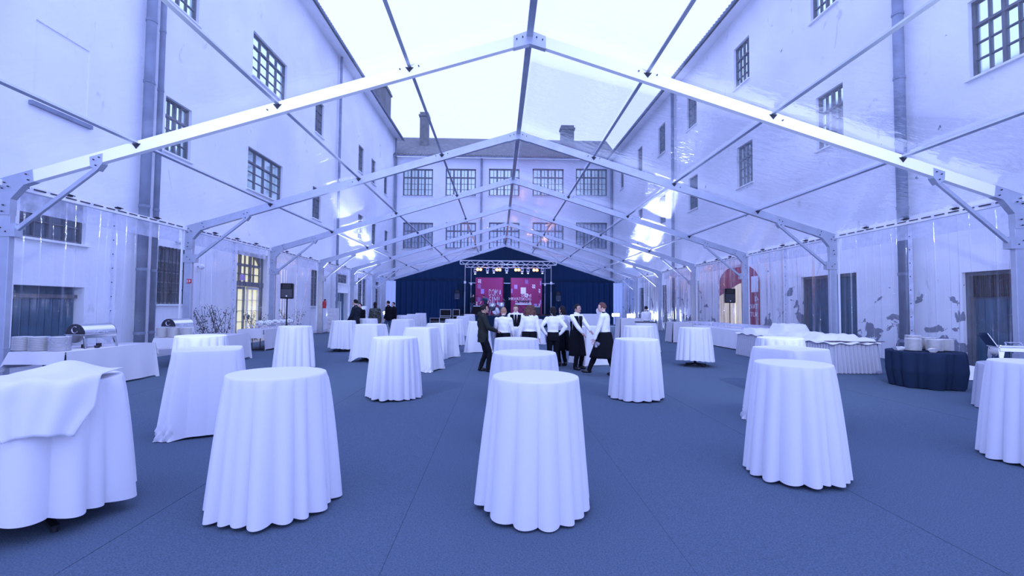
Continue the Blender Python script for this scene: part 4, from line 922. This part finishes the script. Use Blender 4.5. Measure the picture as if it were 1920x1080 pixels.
# dark round table with plates
p = onZ(1731, 733, 0); rx = p.y+.62; dx = onZ(1731, 664, .76); DX, DY = (1731-934)/FPX*(rx)*1.0-.2, rx
DX = onY(1731, 600, DY).x
t = thing('round_table', 'round table hidden under the dark navy cloth', 'table', (DX, DY, 0)); MB().lathe([(.64, .72), (.64, .752)], 40).build('tabletop', 'white_wood', t); MB().tube((0, 0, .02), (0, 0, .72), .05).build('column', 'steel_dark', t)
for i in range(4): MB().bar((0, 0, .03), (.45*cos(i*pi/2), .45*sin(i*pi/2), .02), .06, .03, (0, 0, 1)).build('foot', 'steel_dark', t)
me = cloth_mesh(.66, .76, 77, False, 0, 1.02, .015, .0, n=240, mt='cloth_navy', amp=.8); 
for v in me.vertices:   # cloth tucked in at the bottom
    if v.co.z < .35: k = 1-(.35-v.co.z)*.28; v.co.x *= k; v.co.y *= k
o = bpy.data.objects.new('tablecloth', me); link(o); o.location = (DX, DY, 0); tag(o, 'dark navy cloth gathered around the round plate table at right', 'tablecloth')
ST = ((-.36, -.13, 20, 'front left'), (.02, -.22, 19, 'front centre'), (.34, -.14, 19, 'front right'), (-.06, .2, 24, 'tall rear centre'), (.32, .24, 20, 'rear right'))
for x, y, n, l in ST: plates(DX+x, DY+y, .765, n, f'white plate in the {l} stack on the dark round table', f'plates of the {l} stack on the dark round table', 1.2, .0128)
for i, (x, y, l) in enumerate(((-.56, .0, 'left'), (-.22, -.45, 'front'))):
    t = thing('sauce_dish', f'folded corner white dish at the {l} edge of the dark round table', 'dish', (DX+x, DY+y, .765), .6*i)
    m = MB(); m.add([(-.06, -.04, 0), (.06, -.04, 0), (.06, .04, 0), (-.06, .04, 0), (-.12, -.06, .09), (.11, -.09, .07), (.12, .07, .08), (-.1, .08, .06), (0, 0, .03)], [(0, 3, 2, 1), (0, 1, 5, 4), (1, 2, 6, 5), (2, 3, 7, 6), (3, 0, 4, 7), (4, 5, 8), (5, 6, 8), (6, 7, 8), (7, 4, 8)]); m.build('dish', 'porcelain', t)
# right edge buffet table
ex0, ey0 = 8.74, 7.42
t = thing('round_table', 'round table hidden under the pleated grey cloth at the right photo edge', 'table', (ex0, ey0, 0)); MB().lathe([(.58, .72), (.58, .745)], 40).build('tabletop', 'white_wood', t); MB().tube((0, 0, .02), (0, 0, .72), .05).build('column', 'steel_dark', t)
for i in range(4): MB().bar((0, 0, .03), (.42*cos(i*pi/2), .42*sin(i*pi/2), .02), .06, .03, (0, 0, 1)).build('foot', 'steel_dark', t)
o = bpy.data.objects.new('tablecloth', cloth_mesh(.60, .757, 91, False, 0, 1.10, .015, .0, n=240, mt='cloth_satin', amp=.75)); link(o); o.location = (ex0, ey0, 0); tag(o, 'grey satin cloth in deep pleats at the right photo edge under the open chafing dish', 'tablecloth')
chafer(ex0-.02, ey0+.08, .764, R_(62), 'open polished chafing dish with two pans at the right photo edge', True)
for i in range(5):
    o = MB().lathe([(.03, 0), (.035, .05), (.03, .06)], 12).build('fuel_can', 'steel'); o.location = (ex0-.42+.075*i, ey0-.02-.085*i, .765); tag(o, 'small steel fuel can below the open chafing dish', 'can', 'fuel cans below the open chafing dish')
# far bar and side tables
def farcloth(px0, px1, ytop, Y, d, lab, mt='cloth', h=None):
    a, b = onY(px0, ytop, Y), onY(px1, ytop, Y); h = a.z if h is None else h
    trestle(a.x, b.x, Y, Y+d, h, 'table under the '+lab); flatcloth(a.x, b.x, Y, Y+d, h+.005, (h-.02,)*4, lab, mt)
    return a.x, b.x, h
farcloth(1084, 1130, 589, 26.0, .8, 'draped white bar counter behind the gesturing waiter'); 
farcloth(1164, 1202, 597, 20.6, .8, 'white bar cloth between the walking waiter and the far waiter', 'cloth_cream')
x0, x1, h = farcloth(1262, 1298, 606, 21.5, .8, 'short grey cloth on the far right side table', 'cloth_cream', .95)
t = thing('ice_urn', 'white urn with pointed lid on the bar behind the walking waiter', 'urn', (onY(1124, 590, 26.3).x, 26.3, 1.22)); MB().lathe([(.1, 0), (.16, .05), (.2, .2), (.17, .32), (.04, .38), (.015, .5)], 16).build('body', 'porcelain', t, smooth=True); MB().path([(.2, 0, .2), (.27, 0, .25), (.2, 0, .3)], .015).build('handle', 'porcelain', t)
# white plank counter left, red extinguisher, exit sign
a = onZ(614, 623, 0); b = onZ(648, 620, 0); hC = onY(630, 578, a.y).z
t = thing('plank_counter', 'white painted plank counter by the fourth left tent post', 'counter', ((a.x+b.x)/2, a.y, 0)); w = (b.x-a.x)/2
for i in range(6): MB().box(-w, w, 0, .03, .02+hC*i/6, hC*(i+1)/6-.004).build('plank', 'white_wood', t)
MB().box(-w, w, .03, .6, hC-.03, hC-.003).build('top_board', 'white_wood', t)
for s in (-1, 1): MB().box(min(s*w, s*(w-.03)), max(s*w, s*(w-.03)), .03, .6, 0, hC-.03).build('side_board', 'white_wood', t)
p = onY(610.5, 578, YF[5]); t = thing('fire_extinguisher', 'red fire extinguisher hanging on the fourth left tent post', 'extinguisher', (TA-TW+.35, YF[5], p.z)); MB().box(-.12, 0, -.03, .03, .2, .26).build('bracket', 'steel_dark', t); MB().lathe([(.085, 0), (.09, .02), (.09, .36), (.04, .43), (.03, .46)], 14).build('cylinder', 'red', t, smooth=True); MB().box(-.02, .08, -.02, .02, .46, .52).build('valve', 'black', t); MB().path([(.03, 0, .46), (.12, 0, .4), (.11, -.02, .12)], .012).build('hose', 'black', t)
a, b = onY(349, 523, YF[3]-.1), onY(358, 531, YF[3]-.1)
t = thing('exit_sign', 'small red and white sign on the second left tent post', 'sign', (a.x, YF[3]-.075, b.z)); w, h = b.x-a.x, a.z-b.z
MB().box(0, w, -.01, 0, 0, h).build('plate', 'red', t); MB().box(w*.12, w*.24, -.014, -.01, h*.15, h*.85).box(w*.5, w*.9, -.014, -.01, h*.6, h*.7).box(w*.5, w*.62, -.014, -.01, h*.2, h*.85).box(w*.5, w*.85, -.014, -.01, h*.35, h*.45).build('pictogram', 'panel_white', t)
# wall lamps on the facades
for px, py, F_, l in ((331, 453, L, 'small round wall lamp above the barred window at left'), (371, 500, L, 'small round wall lamp left of the lit door')):
    s_, z_ = F_.hit(px, py); p = F_.at(s_, -.15, z_); t = thing('wall_lamp', l, 'lamp', p); MB().ball((0, 0, 0), .11, 12, 8).build('globe', 'alu_white', t, smooth=True); MB().tube((0, 0, 0), (-.14, 0, 0), .03).build('bracket', 'steel_dark', t)
# shrubs behind the clear wall
def shrub(X, Y, h, wd, label, seed):
    t = thing('shrub', label, 'shrub', (X, Y, 0)); rr = random.Random(seed); m = MB(); lf = MB()
    for i in range(9):
        a = rr.uniform(0, 6.28); p = V((0, 0, 0)); d = V((cos(a)*min(wd, .5)*.35, sin(a)*wd*.4, h*.4))
        for k in range(3):
            q = p+d*(.7+.3*rr.random())+V((rr.uniform(-.08, .08), rr.uniform(-.08, .08), 0)); m.tube(p, q, .01, .007, n=4)
            for _ in range(9):
                c = p.lerp(q, rr.random())+V((rr.uniform(-.13, .13), rr.uniform(-.13, .13), rr.uniform(-.1, .12))); e = V((rr.uniform(-1, 1), rr.uniform(-1, 1), rr.uniform(-.5, 1))).normalized(); f = e.orthogonal().normalized()*.022
                lf.add([c-e*.045, c+f, c+e*.045, c-f], [(0, 1, 2, 3)])
            p = q
    m.build('stems', 'twig', t); tag(lf.build('leaves', 'leaf', t), kind='stuff')
for i, (px, y, h, wd, l) in enumerate(((405, 18.2, 1.35, .9, 'leafy shrub behind the clear wall beside the second chafing dish'), (428, 18.8, 1.5, .8, 'taller leafy shrub just left of the lit door'), (487, 18.4, 1.2, .6, 'thin shrub in front of the right lit door leaf'), (556, 20, 1.3, 1.1, 'sprawling shrub right of the left speaker'))):
    shrub(-11.25, -11.25/((px-934)/FPX), h, wd, l, 30+i)
for i, (px, l) in enumerate(((1318, 'low shrub behind the right clear wall near the glass tables'), (1283, 'low shrub behind the far right clear wall'))):
    shrub(12.35, 12.35/((px-934)/FPX), .95, 1.1, l, 50+i)
# ------------------------------------------------------------------ people
def ell_loft(m, rings, n=14):   # rings: (centre, rx, ry, xaxis, yaxis)
    vs = []
    for c, rx, ry, ax, ay in rings:
        for i in range(n): a = 2*pi*i/n; vs.append(c+ax*(rx*cos(a))+ay*(ry*sin(a)))
    K = len(rings); fs = [(k*n+i, k*n+(i+1) % n, (k+1)*n+(i+1) % n, (k+1)*n+i) for k in range(K-1) for i in range(n)]
    fs += [tuple(reversed(range(n))), tuple(range((K-1)*n, K*n))]; m.add(vs, fs)
def limb(m, p0, p1, rs, n=12):
    d = (p1-p0).normalized(); a = d.orthogonal().normalized(); b = d.cross(a); K = len(rs)
    ell_loft(m, [(p0.lerp(p1, i/(K-1)), r, r, a, b) for i, r in enumerate(rs)], n); m.ball(p0, rs[0]*.99, 10, 8); m.ball(p1, rs[-1]*.99, 10, 8)
def ik(a, b, l1, l2, pole):
    d = b-a; L_ = min(d.length, (l1+l2)*.999); d = d.normalized(); b = a+d*L_
    x = (l1*l1-l2*l2+L_*L_)/(2*L_); h = sqrt(max(0, l1*l1-x*x)); pv = (pole-d*pole.dot(d)).normalized()
    return a+d*x+pv*h, b
QUEUE = []   # remeshed parts are evaluated together at the end
def remesh(m, name, mats, vox, parent, smooth=2, noise=0, extra=None):
    me = m.mesh(name, mats); t = bpy.data.objects.new(name, me); COL.objects.link(t); t.parent = parent
    r = t.modifiers.new('r', 'REMESH'); r.mode = 'VOXEL'; r.voxel_size = vox; r.use_smooth_shade = True
    if smooth: q = t.modifiers.new('s', 'SMOOTH'); q.factor = .5; q.iterations = smooth
    QUEUE.append([t, mats, noise, None]); return t
def finish_people():
    import bmesh
    dg = bpy.context.evaluated_depsgraph_get(); outs = [bpy.data.meshes.new_from_object(q[0].evaluated_get(dg)) for q in QUEUE]
    for (t, mats, noise, ex), out in zip(QUEUE, outs):
        out.materials.clear()
        for x in (mats if isinstance(mats, (list, tuple)) else [mats]): out.materials.append(MATS[x])
        if noise:
            n = len(out.vertices); c = np.empty(n*3, 'f'); nn = np.empty(n*3, 'f'); out.vertices.foreach_get('co', c); out.vertices.foreach_get('normal', nn); c = c.reshape(-1, 3)
            k = noise*(np.sin(c[:, 0]*31+c[:, 2]*23+c[:, 1]*11)+np.sin(c[:, 2]*47+c[:, 1]*29)*.6+np.sin(c[:, 0]*59-c[:, 2]*19)*.4); c += nn.reshape(-1, 3)*k[:, None]; out.vertices.foreach_set('co', c.ravel())
        if ex:
            bm = bmesh.new(); bm.from_mesh(out); bm.from_mesh(ex); bm.to_mesh(out); bm.free()
        t.modifiers.clear(); t.data = out
def person(label, X, Y, face, H=1.75, z0=0, lean=0, hands=((-.24, .06, .80), (.24, .06, .80)), feet=((-.10, 0), (.10, 0)), head=(0, 0), skin='skin_fair', top=('shirt', 'shirt_white'), low='suit_dark', hair=('short', 'hair_dark'), apron=None, vest=None, tie=False, hips=0, female=False, vox=.0092, elbow=None, scarf=False):
    k = H/1.75; t = thing('person', label, 'person', (X, Y, z0), face)   # local +y = facing direction
    t.scale = (k, k, k)
    hip = V((0, hips, .92)); ax = V((1, 0, 0)); up = V((0, sin(lean), cos(lean))); fw = V((0, cos(lean), -sin(lean)))
    T = lambda x, y, z: hip+ax*x+fw*y+up*z
    sw = .185 if not female else .165
    B = MB()
    tor = [(-.08, .15, .105), (0, .16, .11), (.10, .145, .10), (.18, .13 if female else .14, .095), (.30, .15, .11), (.42, .165, .115), (.50, .165 if not female else .15, .10), (.555, .10, .075)]
    def torso(m, g=0, zmin=-1, zmax=9): ell_loft(m, [(T(0, -.01 if z > .2 else 0, z), rx+g, ry+g, ax, fw) for z, rx, ry in tor if zmin <= z <= zmax], 20)
    torso(B)
    neck0, hc = T(0, .0, .54), T(0, .03, .70)
    hy, hp = head; hr = Matrix.Rotation(hy, 3, 'Z') @ Matrix.Rotation(-lean*.5-hp, 3, 'X'); hc = T(0, .02, .62)+hr@V((0, .012, .075))
    limb(B, neck0, hc-hr@V((0, .01, .05)), [.062, .056, .055])
    def hd(p):
        if p.z < 0: q = 1+p.z*1.9; p = V((p.x*max(.5, q), p.y*max(.62, 1+p.z*1.2)+.012*(-p.z/.12), p.z))
        return hr@p
    B.ball(hc, (.077, .096, .118), 18, 14, hd); B.ball(hc+hr@V((0, .098, -.018)), (.012, .017, .024), 8, 6); B.ball(hc+hr@V((0, .086, -.085)), (.024, .016, .018), 8, 6)
    for s in (-1, 1): B.ball(hc+hr@V((s*.078, -.005, -.012)), (.010, .020, .030), 8, 6)
    joints = {}
    for i, s in enumerate((-1, 1)):
        sh = T(s*sw, -.005, .475); tgt = V(hands[i]); el_pole = V((s*.5, -.8, -.2)) if elbow is None else V((elbow[i][0], elbow[i][1], elbow[i][2]))
        el, wr = ik(sh, tgt, .285, .255, el_pole); joints['a%d' % i] = (sh, el, wr)
        limb(B, sh, el, [.052, .050, .044, .038]); limb(B, el, wr, [.040, .040, .032, .026])
        d = (wr-el).normalized(); side = d.cross(V((0, 0, 1)))
        side = side.normalized() if side.length > .3 else V((0, 1, 0)); pn = side.cross(d).normalized()
        if abs(d.z) > .75: side, pn = V((0, 1, 0))-d*d.y, ax; side.normalize()
        pc = wr+d*.05; ell_loft(B, [(wr, .022, .016, side, pn), (wr+d*.03, .034, .015, side, pn), (wr+d*.085, .040, .014, side, pn)], 10)
        for q in range(4):
            b0 = wr+d*.08+side*(-.030+.020*q); ln = (.062, .074, .070, .055)[q]; b1 = b0+d*ln*.55-ax*(s*.006); b2 = b1+(d*.8-pn*s*(-.5)).normalized()*ln*.5 if abs(d.z) > .75 else b1+(d-V((0, 0, .5))).normalized()*ln*.5
            B.tube(b0, b1, .0095, .009, 6); B.tube(b1, b2, .009, .0075, 6); B.ball(b1, .0095, 6, 5)
        th0 = wr+d*.03+side*.03; th1 = th0+(d*.6+side*.8).normalized()*.04; B.tube(th0, th1, .011, .010, 6); B.tube(th1, th1+(d+side*.2).normalized()*.03, .010, .008, 6)
        # legs
        hj = hip+V((s*.085, 0, -.02)); fx, fy = feet[i][:2]; fz = feet[i][2] if len(feet[i]) > 2 else 0
        kn, an = ik(hj, V((fx, fy, .085+fz)), .43, .42, V((0, 1, 0))); joints['l%d' % i] = (hj, kn, an)
        limb(B, hj, kn, [.085, .080, .066, .054]); limb(B, kn, an, [.052, .055, .044, .036]); B.ball(an+V((0, .06, -.05)), (.036, .10, .032), 10, 6)
    body = remesh(B, 'body', [skin, 'eye', 'lip'], vox, t, 1)
    # face details joined into the body mesh
    F2 = MB(); F2.mi = 1
    for s in (-1, 1): F2.ball(hc+hr@V((s*.031, .086, .006)), (.011, .006, .006), 8, 6); F2.bar(hc+hr@V((s*.018, .093, .026)), hc+hr@V((s*.046, .082, .026)), .008, .006, (0, 0, 1))
    F2.mi = 2; F2.ball(hc+hr@V((0, .088, -.055)), (.022, .008, .006), 8, 5)
    ex = F2.mesh('f', [skin, 'eye', 'lip'], True)
    QUEUE[-1][3] = ex
    # clothes
    C_ = MB(); torso(C_, .014, -.09 if top[0] != 'shirt' else .0)
    for i in (0, 1):
        sh, el, wr = joints['a%d' % i]; g = .016 if top[0] == 'shirt' else .024
        C_.ball(sh, .062+g*.6, 12, 9); 
        if top[0] == 'tee': limb(C_, sh, sh.lerp(el, .7), [.062, .058, .056])
        else: limb(C_, sh, el, [.052+g, .050+g, .044+g, .04+g]); limb(C_, el, el.lerp(wr, .96), [.041+g, .042+g, .034+g, .03+g*.6])
    limb(C_, T(0, 0, .52), T(0, .01, .575), [.085, .066])
    if top[0] == 'jacket':
        torso(C_, .035, -.09, .45); ell_loft(C_, [(T(0, 0, -.16), .185, .14, ax, fw), (T(0, 0, 0), .19, .145, ax, fw)], 18)
        if top[1] == 'jacket_olive': C_.ball(T(0, -.09, .56), (.11, .07, .07), 12, 8)
    remesh(C_, {'shirt': 'shirt', 'jacket': 'jacket', 'tee': 'shirt'}[top[0]], top[1], vox*1.2, t, 1, .003)
    P_ = MB(); ell_loft(P_, [(hip+V((0, 0, -.12)), .165, .115, ax, V((0, 1, 0))), (hip, .178, .128, ax, V((0, 1, 0))), (T(0, 0, .12), .165, .118, ax, fw)], 18)
    for i in (0, 1):
        hj, kn, an = joints['l%d' % i]; limb(P_, hj, kn, [.098, .092, .078, .068]); limb(P_, kn, an+V((0, 0, .0)), [.067, .068, .060, .056])
    remesh(P_, 'trousers', low, vox*1.2, t, 1, .003)
    for i in (0, 1):
        an = joints['l%d' % i][2]; sh_ = MB(); sh_.ball(an+V((0, .065, -.045)), (.045, .135, .05), 14, 8, lambda p: V((p.x*(1+.2*(p.y > 0)), p.y, max(p.z, -.035)))); sh_.tube(an+V((0, -.01, -.05)), an+V((0, -.01, .03)), .048, .05, 12)
        sh_.build('shoe', 'shoe', t, smooth=True)
    if top[0] == 'shirt':
        cl = MB(); ell_loft(cl, [(T(0, 0, .545), .078, .07, ax, fw), (T(0, .0, .60), .066, .062, ax, fw)], 16); cl.build('collar', 'suit_dark' if vest is None and not tie else 'shirt_white', t, smooth=True)
    if vest:
        v = MB(); sgn = 1
        for s in (-1, 1):
            def fn(u, w_, s=s):
                z = -.02+.52*w_; i_ = min(range(len(tor)), key=lambda q: abs(tor[q][0]-z)); rx, ry = tor[i_][1]+.03, tor[i_][2]+.028
                a = pi/2-s*(.12+(1.35-.5*w_)*u+.22*w_); return T(rx*cos(a), ry*sin(a)-.008, z)
            v.grid(8, 10, fn)
        v.grid(14, 10, lambda u, w_: T(.185*cos(pi+pi*u)*(1-.06*w_), .145*sin(pi+pi*u), -.02+.42*w_)); o = v.build('vest', vest, t, smooth=True); sm = o.modifiers.new('t', 'SOLIDIFY'); sm.thickness = .006
    if tie:
        q = MB(); q.add([T(-.03, .128, .50), T(.03, .128, .50), T(.042, .160, .16), T(0, .160, .11), T(-.042, .160, .16), T(-.03, .118, .50), T(.03, .118, .50), T(.042, .150, .16), T(0, .150, .11), T(-.042, .150, .16)], [(0, 4, 3, 2, 1), (5, 6, 7, 8, 9), (0, 1, 6, 5), (1, 2, 7, 6), (2, 3, 8, 7), (3, 4, 9, 8), (4, 0, 5, 9)]); q.build('tie', 'suit_dark', t)
    if apron:
        q = MB(); zb = apron
        def fn(u, w_):
            a = -pi*.5+2*pi*u*.97; wv = .014*sin(a*9)*w_; fwd = (joints['l0'][1].y+joints['l1'][1].y)*.5; dz = joints['l1'][1].y-joints['l0'][1].y
            spread = abs(feet[0][1]-feet[1][1])*.5
            return V((( .192+.035*w_+wv)*cos(a), hips*(1-w_)+(.145+(.05+spread*.42)*w_+wv)*sin(a)+((feet[0][1]+feet[1][1])*.5)*w_*.55, 1.03-(1.03-zb)*w_))
        q.grid(60, 12, fn); o = q.build('apron', 'suit_dark', t, smooth=True); sm = o.modifiers.new('t', 'SOLIDIFY'); sm.thickness = .006
    # hair
    h = MB(); st_, hm = hair
    def hf(p):
        q = p.copy()
        if q.y > .045 and q.z < .055: q.y = .045+(q.y-.045)*.1; q.x *= .9; q.z = q.z*.9
        if q.z < -.03 and st_ == 'short': q = V((q.x*.8, q.y*.8, -.03+(q.z+.03)*.45))
        return hr@q
    h.ball(hc+hr@V((0, -.008, .012)), (.085, .104, .120), 18, 14, hf)
    rr = random.Random(len(label))
    if st_ == 'curly':
        for _ in range(75):
            a, z = rr.uniform(pi*.98, 2.02*pi), rr.uniform(-.30, .10); rd = (.10 if z > -.05 else .125)*(1+.1*rr.random())*(1 if z > -.2 else .8)
            h.ball(hc+hr@V((rd*cos(a)*1.05, rd*sin(a)*.85-.005, z)), (.035, .035, .045), 7, 5)
    if st_ == 'long':
        h.ball(hc+hr@V((0, -.075, -.13)), (.075, .055, .20), 12, 9); h.ball(hc+hr@V((.03, -.085, -.28)), (.055, .045, .15), 12, 8)
    if st_ == 'bun': h.ball(hc+hr@V((0, -.11, -.045)), (.045, .04, .045), 10, 8); h.ball(hc+hr@V((.02, -.09, -.10)), (.035, .03, .07), 8, 6)
    remesh(h, 'hair', hm, vox*1.1, t, 1, .002)
    if scarf: pass
    return t, joints, hr, hc
def wh(X, Y): return X, Y
def PX(px, Y): return (onY(px, 600, Y)).x
W = 'white shirt and black trousers'
person('person in an olive hooded jacket and black trousers standing in profile, left of the waiters', PX(906, 11.75), 11.75, R_(-80), 1.70, hands=((-.16, .36, 1.04), (.20, .33, 1.06)), feet=((-.10, -.05), (.12, .12)), top=('jacket', 'jacket_olive'), hair=('short', 'hair_dark'), skin='skin_tan')
person('person with short fair hair in a white shirt and black neckband seen from behind', PX(944, 12.0), 12.0, R_(-8), 1.63, hands=((-.26, .14, .86), (.26, .18, .90)), hair=('short', 'hair_fair'), apron=.45)
person('person with bowed head in white shirt, vest and dark tie facing the camera', PX(967, 14.2), 14.2, R_(176), 1.72, head=(0, .35), hands=((-.12, .28, 1.05), (.12, .28, 1.05)), vest='suit_dark', tie=True, hair=('short', 'hair_brown'), apron=.4)
person('person with long curly reddish hair and white shirt seen from behind', PX(993, 11.9), 11.9, R_(6), 1.70, hands=((-.27, .10, .84), (.29, -.04, .72)), hair=('curly', 'hair_brown'), female=True, apron=.5)
person('person in white shirt with both hands on the hips and dark hair in a bun', PX(1037, 12.1), 12.1, R_(-4), 1.66, hands=((-.19, -.03, .98), (.19, -.03, .98)), elbow=((-1, -.35, 0), (1, -.35, 0)), hair=('bun', 'hair_dark'), female=True)
person('person with long dark hair in white shirt behind the one with hands on hips', PX(1055, 12.9), 12.9, R_(25), 1.68, hair=('long', 'hair_dark'), female=True, apron=.45, head=(.3, 0))
person('person in dark vest, tie and long black apron gesturing with an open hand', PX(1081, 12.3), 12.3, R_(-142), 1.73, head=(.1, 0), hands=((-.10, .42, 1.02), (.14, .36, .96)), feet=((-.14, .02), (.16, .10)), vest='suit_dark', tie=True, apron=.36, hair=('short', 'hair_dark'), skin='skin_tan')
wk = person('person in white shirt and black apron walking left with wine glasses in the hand', PX(1134, 11.1), 11.1, R_(62), 1.77, lean=.05, head=(.25, .05), hands=((-.24, .20, .84), (.26, -.02, .80)), feet=((-.08, .38), (.10, -.22)), apron=.42, hair=('short', 'hair_brown'), skin='skin_fair')
person('person with dark hair and white shirt standing alone at the far right tables', PX(1212, 21.8), 21.8, R_(10), 1.72, hair=('short', 'hair_dark'), vox=.013)
person('person with beard in a dark jacket with pale shoulder seams in profile at far left', PX(667, 18.6), 18.6, R_(82), 1.88, hands=((-.18, .22, .92), (.20, .2, .92)), top=('jacket', 'jacket_dark'), hair=('short', 'hair_dark'), vox=.013)
person('person with dark hair mostly hidden between the dark jacket and the camouflage coat', PX(675, 20.2), 20.2, R_(160), 1.74, top=('jacket', 'suit_dark'), hair=('short', 'hair_dark'), vox=.013)
person('person with long black hair in a camouflage patterned coat seen from behind', PX(686, 19.2), 20.6, R_(20), 1.80, top=('jacket', 'camo'), hair=('long', 'hair_dark'), female=True, vox=.013)
person('person walking left in a black pullover and blue jeans', PX(728, 25.3), 25.3, R_(78), 1.90, hands=((-.22, .10, .82), (.24, .0, .80)), feet=((-.1, .25), (.1, -.22)), top=('jacket', 'suit_dark'), low='jeans', hair=('short', 'hair_dark'), vox=.013)
person('person in dark clothes half hidden behind the one in blue jeans', PX(738, 26.8), 26.8, R_(130), 1.84, top=('jacket', 'suit_dark'), hair=('short', 'hair_dark'), vox=.013)
gt = person('person in a blue green tee shirt bending over at the drums on stage', PX(911, 39.4), 39.4, R_(150), 1.78, z0=SZ+.004, lean=.5, head=(0, .4), hands=((-.45, .45, 1.0), (.25, .5, .95)), top=('tee', 'shirt_blue'), hair=('short', 'hair_dark'), vox=.014)
person('person in a dark shirt and pale jeans at the left edge of the stage', PX(885, 40.0), 39.2, R_(-120), 1.74, z0=SZ+.004, lean=.15, hands=((-.2, .3, 1.0), (.2, .3, 1.0)), top=('shirt', 'jacket_dark'), low='jeans', hair=('short', 'hair_dark'), vox=.014)
# glasses held by the walking waiter
t, jn, hr, hc = wk; bpy.context.view_layer.update()
wr = t.matrix_world @ jn['a0'][2]
for i in range(3):
    o = bpy.data.objects.new('wine_glass', glass_m); link(o); o.location = (wr.x-.04+.05*i, wr.y-.02, wr.z-.02+.015*i); o.rotation_euler = (R_(150+15*i), R_(-50+45*i), 0); tag(o, ('empty wine glass hanging outermost from the walking waiter\'s left hand', 'empty wine glass held in the middle by the walking waiter', 'empty wine glass held nearest the apron by the walking waiter')[i], 'glass')
finish_people()
